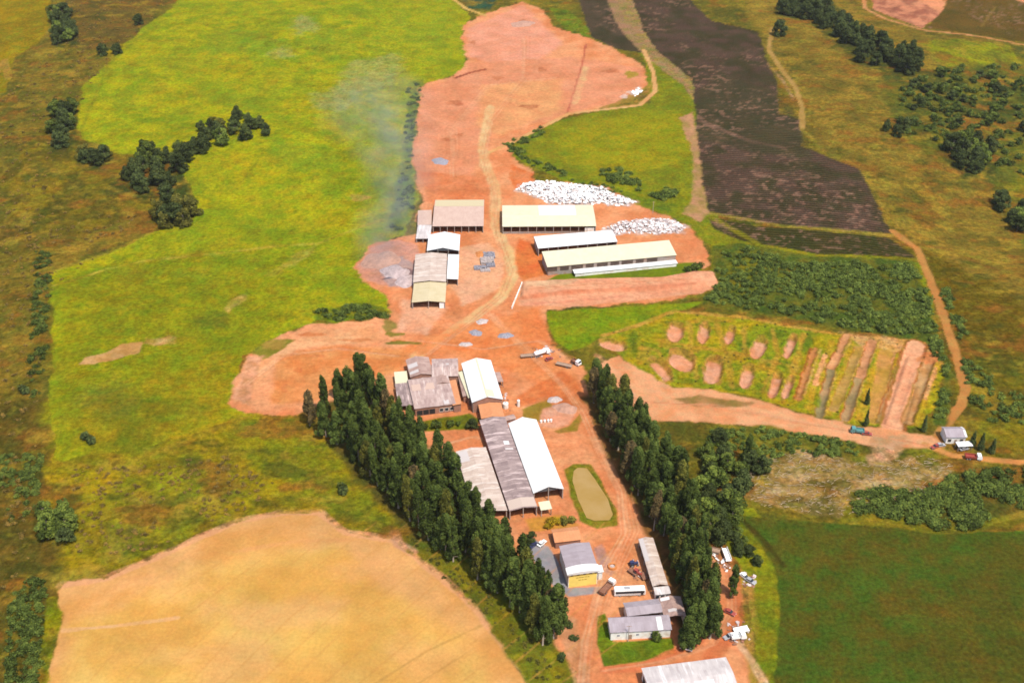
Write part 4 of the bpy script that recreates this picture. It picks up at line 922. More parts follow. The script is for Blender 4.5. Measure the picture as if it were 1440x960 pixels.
# white house on the right
s = Shed('small_house', [(1326, 600), (1356, 600), (1357, 614), (1328, 615)], 3.8, 'lone white house with pale grey roof by the bend of the dirt road', 'house')
s.roof('roof_slate', 1.3, 'u', .6, sag=.03, seed=30); s.walls('wall_white', 'LRFB'); s.slab(.8, 1.0, -.95, .95, 'roof_white')
for f in (-.6, .55): s.opening('F', f * s.a, 1.3, 1.1, 2.4, 'window', 'glass', frame_m='wall_grey')
s.opening('F', 0, 1.2, 0, 2.2, 'door', 'wood')
w_ = s.wing([(1345, 621), (1366, 620), (1367, 626), (1346, 628)], 2.6); w_.roof('roof_white', .2, 'u', .98, name='porch_roof'); w_.posts('FLR', 3)

# ------------------------------------------------------------------ vehicles and yard things (local: x forward)
def root_at(name, u, v, hd, label, cat, group=None):
    """hd: pixel the front of the thing points to"""
    p = P(u, v); q = P(*hd); return empty(name, p, label, cat, group, math.atan2(q.y - p.y, q.x - p.x))
def wheel(root, x, y, r=.45, wd=.28):
    m = Matrix.Translation((x, y, r)) @ Matrix.Rotation(math.pi / 2, 4, 'X')
    mb = MB(); mb.tube([(0, 0, -wd / 2), (0, 0, wd / 2)], r, 16); o = mb.build('wheel', M['tyre'], root, m)
    mb = MB(); mb.tube([(0, 0, -wd / 2 - .02), (0, 0, wd / 2 + .02)], r * .55, 12); mb.build('rim', M['grey_paint'], o)
def car(u, v, hd, mat, label, cat='car', pickup=False):
    r = root_at('parked_car', u, v, hd, label, cat); L, Wd = 4.4, 1.75
    mb = MB(); prof = [(-2.2, .35), (-2.2, .95), (-1.9, 1.0), (1.0, .98), (2.1, .8), (2.25, .4)]
    mb.prism(prof, -Wd / 2, Wd / 2); mb.build('body', M[mat], r, bevel=.08)
    mb = MB(); pr = [(-1.7, .98), (-1.2, 1.48), (.25, 1.5), (1.0, .98)] if not pickup else [(-.6, .98), (-.5, 1.6), (.45, 1.6), (1.1, .98)]
    mb.prism(pr, -Wd / 2 + .12, Wd / 2 - .12); mb.build('windows', M['glass'], r, bevel=.04)
    mb = MB(); x0, x1 = (-1.25, .28) if not pickup else (-.52, .47)
    mb.box(((x0 + x1) / 2, 0, 1.53 if not pickup else 1.63), (x1 - x0, Wd - .3, .06)); mb.build('roof', M[mat], r)
    for x in (-1.35, 1.35):
        for y in (-.78, .78): wheel(r, x, y, .32, .2)
    for y in (-.6, .6):
        mb = MB(); mb.box((2.22, y, .66), (.06, .3, .14)); mb.build('headlight', M['white_paint'], r)
    return r
def truck(u, v, hd, cabm, bedm, label, L=8.0, tank=False, load=None):
    r = root_at('truck', u, v, hd, label, 'truck'); h = L / 2; Wd = 2.4
    mb = MB(); mb.prism([(h - 2.1, .7), (h - 2.1, 2.7), (h - .5, 2.7), (h - .05, 1.7), (h, .7)], -Wd / 2, Wd / 2); c = mb.build('cab', M[cabm], r, bevel=.1)
    mb = MB(); mb.prism([(h - .52, 2.62), (h - .42, 2.62), (h - .02, 1.78), (h - .12, 1.78)], -Wd / 2 + .15, Wd / 2 - .15); mb.build('windscreen', M['glass'], c)
    mb = MB(); mb.box((-1.0, 0, .8), (L - 2.2, .9, .3)); mb.build('chassis', M['rust'], r)
    if tank:
        mb = MB(); mb.tube([(-h, 0, 2.0), (-h + .3, 0, 2.0), (h - 2.7, 0, 2.0), (h - 2.4, 0, 2.0)], [.7, 1.1, 1.1, .7], 18); mb.build('tank', M[bedm], r, smooth=True)
    else:
        mb = MB(); bl = L - 2.4; x = -h + bl / 2
        mb.box((x, 0, 1.15), (bl, Wd, .2))
        for y in (-1, 1): mb.box((x, y * (Wd / 2 - .05), 1.65), (bl - .22, .1, .8))
        for e in (-1, 1): mb.box((x + e * (bl / 2 - .05), 0, 1.65), (.1, Wd, .8))
        mb.build('cargo_bed', M[bedm], r)
        if load:
            mb = MB()
            for i in range(14): mb.box((x + rnd.uniform(-bl / 2 + .5, bl / 2 - .5), rnd.uniform(-.7, .7), 1.5 + rnd.random() * .5), (rnd.uniform(.4, 1.2), rnd.uniform(.4, .9), rnd.uniform(.4, .7)), rnd.random() * 3)
            mb.build('load', M[load], r)
    for x in ([h - 1.0, -h + 1.0, -h + 2.1] if L > 6 else [h - 1.0, -h + 1.0]):
        for y in (-1.0, 1.0): wheel(r, x, y, .48, .34)
    return r
def trailer(u, v, hd, m, label, L=6.0, side=.25, name='flatbed_trailer'):
    r = root_at(name, u, v, hd, label, 'trailer')
    mb = MB(); mb.box((0, 0, 1.0), (L, 2.3, .2))
    for y in (-1, 1): mb.box((0, y * 1.1, 1.1 + side / 2), (L - .2, .1, side))
    mb.build('bed', M[m], r); mb = MB(); mb.box((L / 2 + .7, 0, .8), (1.4, .15, .15)); mb.build('drawbar', M['rust'], r)
    for y in (-1, 1): wheel(r, -L / 4, y, .42, .3)
    return r
def tractor(u, v, hd, m, label):
    r = root_at('tractor', u, v, hd, label, 'tractor')
    mb = MB(); mb.box((.8, 0, 1.2), (1.9, .8, .8)); mb.build('hood', M[m], r, bevel=.08)
    mb = MB(); mb.box((-.8, 0, 1.1), (1.5, 1.2, .7)); mb.build('body', M[m], r, bevel=.08)
    mb = MB(); mb.box((-.8, 0, 2.4), (1.5, 1.4, .1))
    for x in (-1.45, -.15):
        for y in (-.6, .6): mb.box((x, y, 1.9), (.08, .08, 1.0))
    mb.build('canopy', M[m], r); mb = MB(); mb.tube([(1.1, .2, 1.6), (1.1, .2, 2.5)], .06, 8); mb.build('exhaust', M['rust'], r)
    for y in (-.85, .85): wheel(r, -.9, y, .8, .4); wheel(r, 1.4, y * .85, .45, .25)
# bus
r = root_at('bus', 885, 835, (908, 834), 'white bus with dark window band parked behind the office', 'bus')
mb = MB(); L = 11.6
mb.prism([(-L / 2, .55), (-L / 2, 2.9), (-L / 2 + .3, 3.2), (L / 2 - .35, 3.2), (L / 2, 2.6), (L / 2, .55)], -1.25, 1.25); mb.build('body', M['white_paint'], r, bevel=.12)
for y in (-1.265, 1.265):
    mb = MB(); mb.box((0, y, 2.2), (L - .9, .06, 1.15)); mb.build('window_band', M['glass'], r)
mb = MB(); mb.box((L / 2 + .01, 0, 1.9), (.04, 2.2, 1.1)); mb.build('windscreen', M['glass'], r)
mb = MB(); mb.box((0, 0, 1.1), (L - .6, 2.54, .18)); mb.build('stripe', M['blue_paint'], r)
mb = MB(); mb.box((-1, 0, 3.28), (2.2, 1.4, .2)); mb.build('roof_vent', M['grey_paint'], r)
mb = MB(); mb.box((L / 2 - 1.3, -1.27, 1.65), (.9, .03, 1.9)); mb.build('door', M['glass'], r)
for x in (-3.6, 3.6):
    for y in (-1.08, 1.08): wheel(r, x, y, .5, .32)
car(749, 768, (744, 772), 'blue_paint', 'dark blue car parked at the top of the grey concrete yard')
car(762, 765, (768, 760), 'white_paint', 'small white car parked right of the dark blue car')
truck(854, 828, (862, 820), 'white_paint', 'rust', 'truck with rusty cargo bed and white cab beside the yellow hall', 8.5)
tractor(891, 795, (900, 793), 'blue_paint', 'dark tractor parked beside the narrow pinkish shed')
tractor(897, 808, (905, 812), 'red_paint', 'red tractor parked behind the bus')
trailer(890, 806, (884, 802), 'rust', 'small rusty trailer next to the red tractor', 4.0)
trailer(905, 812, (910, 820), 'rust', 'rusty trailer close to the narrow shed posts', 3.6)
truck(762, 499, (778, 494), 'white_paint', 'white_paint', 'white tank truck standing on the red yard left of the trees', 8.5, tank=True)
trailer(742, 502, (730, 503), 'wood', 'long brown flatbed trailer left of the white tank truck', 7.0)
car(772, 506, (780, 503), 'red_paint', 'small red car beside the white tank truck')
trailer(793, 515, (780, 512), 'wood', 'pale wooden flatbed trailer by the first trees of the right row', 8.0)
truck(810, 512, (818, 516), 'white_paint', 'rust', 'short truck with white cab at the head of the right row', 5.0)
truck(1205, 608, (1196, 607), 'teal_paint', 'teal_paint', 'teal truck parked on the dirt road below the trenches', 6.0)
car(1219, 611, (1228, 612), 'red_paint', 'dark red car parked behind the teal truck')
car(1315, 629, (1310, 631), 'red_paint', 'small red car across the road from the white house')
car(1322, 627, (1328, 626), 'grey_paint', 'grey car between the small red car and the white house')
car(1355, 632, (1364, 630), 'grey_paint', 'grey purple car in front of the white house porch')
truck(1368, 645, (1380, 646), 'white_paint', 'red_paint', 'truck with red bed on the dirt road beyond the white house', 7.0)
trailer(1021, 782, (1026, 795), 'white_paint', 'long white trailer beyond the right tree row', 7.0, .9)
trailer(1003, 776, (994, 774), 'wood', 'brown trailer loaded low beside the back of the right row', 5.0, .5)
car(987, 772, (980, 770), 'white_paint', 'white car behind the right tree row')
car(1055, 818, (1062, 822), 'grey_paint', 'pale grey car in the grass beside the dark green crop')
car(1047, 812, (1052, 816), 'white_paint', 'white car left of the pale grey car')
trailer(1042, 888, (1052, 886), 'white_paint', 'white trailer with low sides beside the red track', 5.5, .5)
truck(1038, 897, (1048, 896), 'white_paint', 'white_paint', 'white truck next to the white low trailer', 5.5)
car(1025, 896, (1020, 898), 'grey_paint', 'grey car left of the white truck')
car(1026, 862, (1032, 865), 'red_paint', 'dark red car on the red track right of the tree row')
car(965, 912, (972, 914), 'white_paint', 'white car under the last tree of the right row')
# small structures
p = P(861, 797); r = empty('stone_ring', p, 'round orange ring with hollow centre on the soil right of the yellow hall', 'ring')
mb = MB(); n = 20
for i in range(n):
    a0, a1 = 2 * math.pi * i / n, 2 * math.pi * (i + 1) / n
    f = lambda a, rr, z: (rr * math.cos(a), rr * math.sin(a), z)
    mb.quad([f(a0, 1.9, -.2), f(a1, 1.9, -.2), f(a1, 1.7, .9), f(a0, 1.7, .9)]); mb.quad([f(a0, 1.7, .9), f(a1, 1.7, .9), f(a1, 1.1, .9), f(a0, 1.1, .9)]); mb.quad([f(a0, 1.1, .9), f(a1, 1.1, .9), f(a1, 1.0, -.2), f(a0, 1.0, -.2)])
mb.build('ring_wall', M['orange_metal'], r)
mb = MB(); mb.tube([(0, 0, -.1), (0, 0, .35)], 1.05, 16); mb.build('gravel_fill', M['gravel_pale'], r)
for i, (u, v) in enumerate([(761, 594), (766, 593.5), (771, 593), (775, 592.5)]):
    mb = MB(); mb.tube([(0, 0, -.2), (0, 0, .1), (0, 0, 1.2), (0, 0, 1.3)], [.45, .5, .5, .35], 12)
    o = mb.build('barrel', M['white_paint'], smooth=False); o.location = P(u, v); prop(o, 'white barrel in the short line right of the long white shed', 'barrel', 'white barrels in a line')
# water tanks by the link roof
for u, v, h, lab in ((711, 573, 2.6, 'large cream water tank beside the orange linking roof'), (729, 571, 3.4, 'slim tall white tank near the back of the long white shed')):
    r = empty('water_tank', P(u, v), lab, 'tank'); w2 = 1.3 if h < 3 else .7
    mb = MB(); mb.tube([(0, 0, -.2), (0, 0, h), (0, 0, h + .35)], [w2, w2, w2 * .35], 16); mb.build('tank_body', M['wall_white'], r)
    mb = MB(); mb.tube([(0, 0, h + .3), (0, 0, h + .5)], w2 * .3, 10); mb.build('lid', M['grey_paint'], r)
s = Shed('pump_shed', [(706, 586), (722, 582), (726, 588), (710, 592)], 2.6, 'tiny brown roofed lean-to behind the long white shed', 'shed'); s.roof('roof_brown', .4, 'u', .6, sag=.05, seed=31); s.walls('wall_brick', 'LRFB')
s = Shed('machine_shelter', [(692, 524), (703, 523), (708, 536), (697, 538)], 2.8, 'small rusty shelter on the right side of the cream gabled shed', 'shelter'); s.roof('roof_brown', .4, 'v', .02, sag=.05, seed=32); s.posts('FRB', 3)
# poles
for u, v, lab in ((918, 300, 'thin pole standing on the slope above the grey scrap heap'), (883, 901, 'thin pole standing before the white office wall')):
    mb = MB(); mb.tube([(0, 0, -.5), (0, 0, 8)], [.16, .11], 8); r = empty('utility_pole', P(u, v), lab, 'pole'); mb.build('pole', M['post'], r)
    mb = MB(); mb.box((0, 0, 7.5), (1.8, .12, .12)); mb.build('crossarm', M['wood'], r)

# ------------------------------------------------------------------ heaps
def heap_mesh(rx, ry, h, seed, n=26, rough=.35):
    rg = random.Random(seed); vs = []; fs = []
    for i in range(n + 1):
        for j in range(n + 1):
            x, y = -1 + 2 * i / n, -1 + 2 * j / n
            ang = math.atan2(y, x); d = math.hypot(x, y) / (.82 + .12 * math.sin(2 * ang + seed) + .07 * math.sin(5 * ang + seed * 2))
            z = max(0, 1 - d * d); z = h * z * (1 + (rg.random() - .5) * rough) - .12
            vs.append((x * rx, y * ry, z))
    for i in range(n):
        for j in range(n): A = i * (n + 1) + j; fs.append((A, A + n + 1, A + n + 2, A + 1))
    me = bpy.data.meshes.new('heap'); me.from_pydata(vs, [], fs); me.polygons.foreach_set('use_smooth', [True] * len(fs)); return me
def heap(name, u, v, rx, ry, h, m, label, cat='heap', rz=0, group=None):
    o = link(name, heap_mesh(rx, ry, h, int(u)), M[m]); o.location = P(u, v); o.rotation_euler[2] = rz; return prop(o, label, cat, group)
heap('gravel_heap', 669, 468, 4.2, 3.8, 1.3, 'gravel', 'blue grey gravel heap, larger and bluer than the pale heaps beside it')
heap('gravel_heap', 711, 472, 4.6, 3.6, 1.3, 'gravel', 'lone dark blue grey gravel heap right of the other three heaps')
heap('gravel_heap', 678, 452, 4.2, 3.2, 1.0, 'gravel_pale', 'pale gravel heap behind the blue grey one')
heap('gravel_heap', 655, 484, 4.0, 3.0, .8, 'gravel_pale', 'low pale gravel heap nearest the kiln roofs')
heap('gravel_heap', 619, 227, 7.0, 7.0, 1.8, 'gravel', 'dark grey heap alone on the upper red field')
heap('soil_heap', 676, 358, 4.0, 5.0, 1.4, 'orange_metal', 'orange soil heap behind the grey block stacks')
heap('ash_heap', 556, 383, 10, 10, 2.0, 'ash', 'broad smouldering ash heap at the edge of the pasture')
heap('soil_heap', 535, 366, 12, 14, 1.6, 'soil_pale', 'pinkish red soil heap behind the ash')
heap('rubble_heap', 570, 395, 8, 8, 1.6, 'ash', 'pale grey rubble heap next to the pale pink shed')
heap('soil_heap', 795, 574, 7, 5, 1.4, 'soil_pale', 'lumpy pinkish soil heap beside the right row of trees')
heap('rubble_heap', 780, 562, 4, 3.4, 1.4, 'gravel_pale', 'pale rubble heap behind the weedy patch')
heap('soil_heap', 735, 34, 14, 12, 1.0, 'soil_pale', 'low reddish mound at the top of the upper field')
# stacks of blocks on the yard
for i, (u, v, w2, d2, h2, rz) in enumerate([(a_, b_, c_ * 1.5, d_ * 1.7, e_ * 1.2, f_) for a_, b_, c_, d_, e_, f_ in [(676, 377, 5, 2.6, 1.0, .1), (686, 368, 5.5, 4, 1.4, .1), (688, 360, 4.5, 4, 1.2, .1), (683, 380, 4.0, 2.4, .9, .1), (690, 373, 3.4, 3, 1.2, .15)]]):
    mb = MB(); rg = random.Random(i)
    nx, ny, nz = int(w2 / .55), int(d2 / .55), max(1, int(h2 / .4))
    for x in range(nx):
        for y in range(ny):
            for z in range(nz):
                if z == nz - 1 and rg.random() < .3: continue
                mb.box((-w2 / 2 + (x + .5) * .55, -d2 / 2 + (y + .5) * .55, .2 + z * .41), (.5, .5, .38), rg.uniform(-.06, .06))
    o = mb.build('block_stack', M['gravel' if i % 2 == 0 else 'gravel_pale']); o.location = P(u, v); o.rotation_euler[2] = rz
    prop(o, ['dark grey block stack nearest the pale pink shed', 'largest pale block stack in the open yard', 'dark grey block stack farthest back in the yard', 'low pale block stack at the front of the group', 'dark grey block stack nearest the curving track'][i], 'block stack')
def scrap(name, poly, n, m1, m2, label, hmax=2.2, size=(1.0, 3.2), seed=3):
    pw = W(poly); lo, hi = pw.min(0), pw.max(0); rg = random.Random(seed); mb = MB(); got = 0
    while got < n:
        xs = np.array([rg.uniform(lo[0], hi[0])]); ys = np.array([rg.uniform(lo[1], hi[1])]); d = float(poly_sd(xs, ys, pw)[0])
        if d < 0 or rg.random() > .12 + (d / 6) * (.3 + 1.2 * float(fbm(xs, ys, 9, 2, 7)[0])): continue
        got += 1; x, y = xs[0], ys[0]; hh = hmax * min(1, d / 5) * (.5 + float(fbm(xs, ys, 6, 2, 5)[0]))
        z = float(terrain(x, y)) + rg.random() * hh + .1
        R3 = Matrix.Rotation(rg.random() * 6.3, 4, 'Z') @ Matrix.Rotation(rg.uniform(-.35, .35), 4, 'X') @ Matrix.Rotation(rg.uniform(-.35, .35), 4, 'Y')
        sz = rg.uniform(*size)
        mb.box((0, 0, 0), (sz, sz * rg.uniform(.4, .9), rg.uniform(.1, .4)), M=Matrix.Translation((x, y, z)) @ R3, mi=0 if rg.random() < (.88 if m1 == 'scrap' else .62) else 1)
    o = mb.build(name, [M[m1], M[m2]]); prop(o, label, 'scrap', kind='stuff')
scrap('white_scrap', [(724, 268), (735, 258), (770, 254), (815, 260), (850, 263), (862, 272), (895, 283), (885, 291), (860, 290), (848, 286), (820, 289), (775, 288), (760, 280)], 1700, 'scrap', 'scrap_grey', 'bright white scrap tipped along the slope behind the cream barn', 2.2, (.5, 2.1), seed=4)
scrap('grey_scrap', [(846, 322), (870, 312), (900, 308), (935, 306), (968, 318), (960, 328), (920, 330), (880, 328), (860, 334)], 900, 'scrap_grey', 'scrap', 'pale grey scrap spread behind the longest cream barn', 1.4, (.5, 1.9), seed=5)
scrap('white_scrap', [(884, 132), (898, 124), (904, 128), (892, 136)], 40, 'scrap', 'scrap_grey', 'small patch of white scrap on the upper red field', .8, seed=6)
scrap('yard_scrap', [(980, 765), (1005, 768), (1030, 790), (1036, 806), (1010, 800), (985, 782)], 46, 'rust', 'scrap', 'loose junk strewn behind the right tree row', .8, (.5, 1.8), 7)
scrap('yard_scrap', [(1040, 806), (1062, 808), (1066, 826), (1044, 826)], 26, 'scrap_grey', 'rust', 'loose grey junk around the cars by the dark crop', .7, (.5, 1.6), 8)
scrap('yard_scrap', [(1020, 872), (1050, 874), (1060, 905), (1026, 906)], 30, 'scrap_grey', 'rust', 'loose junk around the white trailer on the red track', .7, (.5, 1.6), 9)
scrap('yard_scrap', [(882, 788), (896, 786), (912, 818), (890, 816)], 34, 'rust', 'scrap_grey', 'loose machine parts beside the narrow pinkish shed', .7, (.4, 1.5), 10)
scrap('yard_scrap', [(748, 488), (785, 486), (790, 506), (752, 508)], 30, 'scrap_grey', 'rust', 'loose grey junk around the white tank truck', .8, (.5, 1.8), 11)
scrap('yard_scrap', [(692, 520), (706, 520), (722, 582), (706, 586)], 30, 'rust', 'scrap_grey', 'loose junk along the right side of the cream gabled shed', .7, (.4, 1.3), 12)
# felled branches in the clearing
pw = W([(1060, 645), (1130, 632), (1230, 655), (1300, 640), (1340, 655), (1330, 690), (1240, 705), (1190, 728), (1070, 712), (1045, 690)]); lo, hi = pw.min(0), pw.max(0)
mb = MB(); rg = random.Random(9); cnt = 0
while cnt < 620:
    x, y = rg.uniform(lo[0], hi[0]), rg.uniform(lo[1], hi[1])
    if poly_sd(np.array([x]), np.array([y]), pw)[0] < 0: continue
    cnt += 1; a = rg.gauss(0, .6); L = rg.uniform(.8, 3.0); z = float(terrain(x, y)) + .25
    mb.tube([(x - math.cos(a) * L / 2, y - math.sin(a) * L / 2, z + rg.uniform(-.1, .2)), (x + math.cos(a) * L / 2, y + math.sin(a) * L / 2, z + rg.uniform(-.1, .5))], [rg.uniform(.06, .16), .05], 5, cap=False)
prop(mb.build('felled_branches', M['stick']), 'bleached branches scattered over the felled clearing', 'branches', kind='stuff')

# ------------------------------------------------------------------ plants
def leaves(clusters, n, size, seed, flat=.35):
    """leaf sprays spread through the volume of ellipsoid clusters (centre, radii); each cluster has a tone of its own"""
    rg = np.random.default_rng(seed); wts = np.array([c[1][0] * c[1][1] + c[1][0] * c[1][2] for c in clusters]); wts /= wts.sum()
    ci = rg.choice(len(clusters), n, p=wts); tone = rg.uniform(.2, .8, len(clusters))
    C = np.array([c[0] for c in clusters])[ci]; Rr = np.array([c[1] for c in clusters])[ci]
    d = rg.normal(size=(n, 3)); d /= np.linalg.norm(d, axis=1)[:, None]
    rad = np.where(rg.random(n) < .72, rg.uniform(.82, 1.05, n), rg.uniform(.3, .85, n))
    pos = C + d * Rr * rad[:, None]
    nrm = d / Rr; nrm /= np.linalg.norm(nrm, axis=1)[:, None]; nrm = nrm + rg.normal(size=(n, 3)) * .55; nrm[:, 2] += flat; nrm /= np.linalg.norm(nrm, axis=1)[:, None]
    t = np.cross(nrm, rg.normal(size=(n, 3))); t /= np.linalg.norm(t, axis=1)[:, None]; b = np.cross(nrm, t)
    s = rg.uniform(size[0], size[1], n)[:, None]
    q = np.stack([pos - t * s, pos - b * s * .55 - nrm * s * .15, pos + t * s, pos + b * s * .55 + nrm * s * .1], 1).reshape(-1, 3)
    tn = np.clip(tone[ci] + rg.normal(size=n) * .16, 0, 1)
    return q, np.repeat(tn, 4)
def leaf_mesh(name, q, tn):
    n = len(q) // 4; me = bpy.data.meshes.new(name); me.vertices.add(len(q)); me.vertices.foreach_set('co', q.astype(np.float32).ravel())
    me.loops.add(n * 4); me.loops.foreach_set('vertex_index', np.arange(n * 4, dtype=np.int32)); me.polygons.add(n); me.polygons.foreach_set('loop_start', np.arange(0, n * 4, 4, dtype=np.int32))
    me.update(calc_edges=True); at = me.attributes.new('tone', 'FLOAT', 'POINT'); at.data.foreach_set('value', tn.astype(np.float32)); return me
def trunk_mesh(h, r, limbs, seed):
    mb = MB(); rg = random.Random(seed); bx, by = rg.uniform(-.5, .5), rg.uniform(-.5, .5)
    tr = [(0, 0, -.4), (bx * .3, by * .3, h * .3), (bx * .8, by * .8, h * .65), (bx, by, h)]
    mb.tube(tr, [r, r * .8, r * .5, r * .12], 8)
    for c in limbs:
        z0 = max(h * .15, c[2] * .72); mb.tube([(bx * z0 / h, by * z0 / h, z0), (c[0] * .55, c[1] * .55, (z0 + c[2]) / 2 + .3), tuple(c)], [r * .4, r * .25, r * .08], 5, cap=False)
    me = bpy.data.meshes.new('trunk'); me.from_pydata(mb.v, [], mb.f); me.polygons.foreach_set('use_smooth', [True] * len(me.polygons)); return me
PROTO = {}
def proto(kind, mats):
    """several variants of a kind: (trunk mesh, crown mesh)"""
    out = []
    for i, mt in enumerate(mats):
        rg = random.Random(hash(kind) % 1000 + i * 7 if False else len(kind) * 31 + i * 7); cl = []
        if kind == 'eucalyptus':
            h = rg.uniform(18.5, 23.5); r = .36
            for j in range(46):
                t = rg.random() ** .85; z = 3.0 + t * (h - 5.6); rr = (3.0 * (1 - .68 * t ** 1.2)) * rg.uniform(.35, 1.0); a = rg.random() * 6.283
                cl.append(((rr * math.cos(a), rr * math.sin(a), z), (rg.uniform(.65, 1.1), rg.uniform(.65, 1.1), rg.uniform(1.2, 2.6))))
            cl.append(((0, 0, h - 2.0), (.9, .9, 1.9))); n, sz = 6000, (.22, .46)
        elif kind == 'broadleaf':
            h = rg.uniform(8, 11); r = .3; cw = rg.uniform(3.4, 4.6)
            for j in range(24):
                a = rg.random() * 6.283; e = rg.uniform(-.85, 1); rr = cw * rg.uniform(.3, .9) * math.sqrt(max(.05, 1 - max(0, e) ** 2))
                cl.append(((rr * math.cos(a), rr * math.sin(a), h * .44 + e * h * .40), (rg.uniform(1.1, 1.9),) * 2 + (rg.uniform(.9, 1.5),)))
            n, sz = 2800, (.28, .56)
        elif kind == 'conifer':
            h = rg.uniform(9, 12); r = .2
            for j in range(14):
                t = j / 13; rr = 1.1 * (1 - t) * rg.random(); a = rg.random() * 6.283
                cl.append(((rr * math.cos(a), rr * math.sin(a), 1.2 + t * (h - 2)), (1.5 * (1 - .75 * t), 1.5 * (1 - .75 * t), 1.2)))
            n, sz = 1200, (.25, .45)
        else:
            h = rg.uniform(2.2, 3.4); r = .1; cw = rg.uniform(1.4, 2.1)
            for j in range(8):
                a = rg.random() * 6.283; rr = cw * rg.random() * .8
                cl.append(((rr * math.cos(a), rr * math.sin(a), h * rg.uniform(.3, .7)), (rg.uniform(.6, 1.1),) * 2 + (rg.uniform(.6, 1.0),)))
            n, sz = 420, (.24, .48)
        lim = [c[0] for c in cl[:9]]
        q, tn = leaves(cl, n, sz, 100 + i + len(kind)); cm = leaf_mesh('crown', q, tn); cm.materials.append(M[mt])
        tm = trunk_mesh(h * .9, r, lim, i); tm.materials.append(M['bark']); out.append((tm, cm, (q, tn)))
    PROTO[kind] = out
proto('eucalyptus', ['leaf_euc'] * 6 + ['leaf_euc_olive'] * 2 + ['leaf_euc_brown'])
proto('broadleaf', ['leaf_dark', 'leaf_dark', 'leaf_dark', 'leaf_mid', 'leaf_olive'])
proto('conifer', ['leaf_dark', 'leaf_dark'])
proto('shrub', ['leaf_mid', 'leaf_dark', 'leaf_olive', 'leaf_mid', 'leaf_yellow', 'leaf_brown'])
def plant(kind, var, loc, sc, label, group=None, name=None, cat=None, rg=rnd, lean=0, sz=None):
    tm, cm, _ = PROTO[kind][var % len(PROTO[kind])]
    nm = name or {'eucalyptus': 'eucalyptus_tree', 'broadleaf': 'broadleaf_tree', 'conifer': 'conifer_tree', 'shrub': 'shrub'}[kind]
    r = empty(nm, loc, label, cat or ('shrub' if kind == 'shrub' else 'tree'), group, rg.random() * 6.283)
    r.scale = (sc, sc, sz or sc * rg.uniform(.9, 1.1)); r.rotation_euler[0] = rg.uniform(-lean, lean); r.rotation_euler[1] = rg.uniform(-lean, lean)
    for n_, me in (('trunk', tm), ('crown', cm)):
        o = bpy.data.objects.new(n_, me); COL.objects.link(o); o.parent = r
    return r
def strip_rows(front, rear, rows, step):
    """world positions between two pixel lines"""
    def samp(line, k):
        p = W(line); d = np.concatenate([[0], np.cumsum(np.hypot(*np.diff(p, axis=0).T))]); t = np.linspace(0, d[-1], k)
        return np.stack([np.interp(t, d, p[:, 0]), np.interp(t, d, p[:, 1])], 1), d[-1]
    _, l0 = samp(front, 2); k = int(l0 / step); A, _ = samp(front, k); B, _ = samp(rear, k); out = []
    for i in range(k):
        for j in range(rows):
            f = j / max(1, rows - 1); out.append((A[i] * (1 - f) + B[i] * f, i, j))
    return out
rg = random.Random(21)
for (p, i, j) in strip_rows([(440, 600), (500, 640), (555, 702), (615, 768), (672, 808), (726, 862), (766, 905)], [(512, 556), (562, 606), (612, 664), (664, 728), (712, 790), (762, 856), (782, 884)], 4, 5.4):
    x, y = p[0] + rg.uniform(-2.2, 2.2), p[1] + rg.uniform(-2.2, 2.2)
    plant('eucalyptus', rg.choice([0, 1, 2, 3, 4, 5, 0, 1, 2, 3, 4, 5, 0, 1, 2, 3, 6, 7, 6, 7, 8]), (x, y, float(terrain(x, y))), rg.uniform(.9, 1.3), 'tall dark eucalyptus in the dense row left of the sheds', 'eucalyptus trees of the left row', rg=rg, lean=.05, sz=rg.uniform(.80, 1.12))
for (p, i, j) in strip_rows([(836, 556), (858, 614), (892, 684), (936, 758), (960, 824), (974, 864), (978, 906)], [(846, 546), (900, 612), (950, 690), (978, 768), (994, 842), (998, 895)], 4, 5.8):
    if i < 4 and j > 1: continue
    x, y = p[0] + rg.uniform(-2.2, 2.2), p[1] + rg.uniform(-2.2, 2.2)
    plant('eucalyptus', rg.choice([0, 1, 2, 3, 4, 5, 0, 1, 2, 3, 4, 5, 0, 1, 2, 3, 6, 7, 6, 7, 8]), (x, y, float(terrain(x, y))), rg.uniform(.9, 1.3), 'tall dark eucalyptus in the dense row right of the pond', 'eucalyptus trees of the right row', rg=rg, lean=.05, sz=rg.uniform(.80, 1.15))
for u, v, sc, lab in ((478, 560, 1.1, 'lone eucalyptus standing behind the upper end of the left row'), (512, 545, 1.35, 'rearmost tall eucalyptus at the upper end of the left row'), (1050, 648, .8, 'pointed dark tree rising alone from the scrub by the felled clearing'), (1029, 838, .75, 'single dark columnar tree on the track right of the tree row'), (966, 908, 1.25, 'big round topped tree at the lower end of the right row')):
    plant('eucalyptus', int(u) % 6, P(u, v), sc, lab, rg=rg, sz=min(sc, .9 if u < 900 else .72))
def scatter(poly, n, kind, vars_, sc, label, group, seed, name=None, mind=2.5):
    pw = W(poly); lo, hi = pw.min(0), pw.max(0); rg = random.Random(seed); pts = []; tr = 0
    while len(pts) < n and tr < n * 60:
        tr += 1; x, y = rg.uniform(lo[0], hi[0]), rg.uniform(lo[1], hi[1])
        if poly_sd(np.array([x]), np.array([y]), pw)[0] < 0: continue
        if any((x - a) ** 2 + (y - b) ** 2 < mind * mind for a, b in pts): continue
        pts.append((x, y)); plant(kind, rg.choice(vars_), (x, y, float(terrain(x, y))), rg.uniform(*sc), label, group, name, rg=rg)
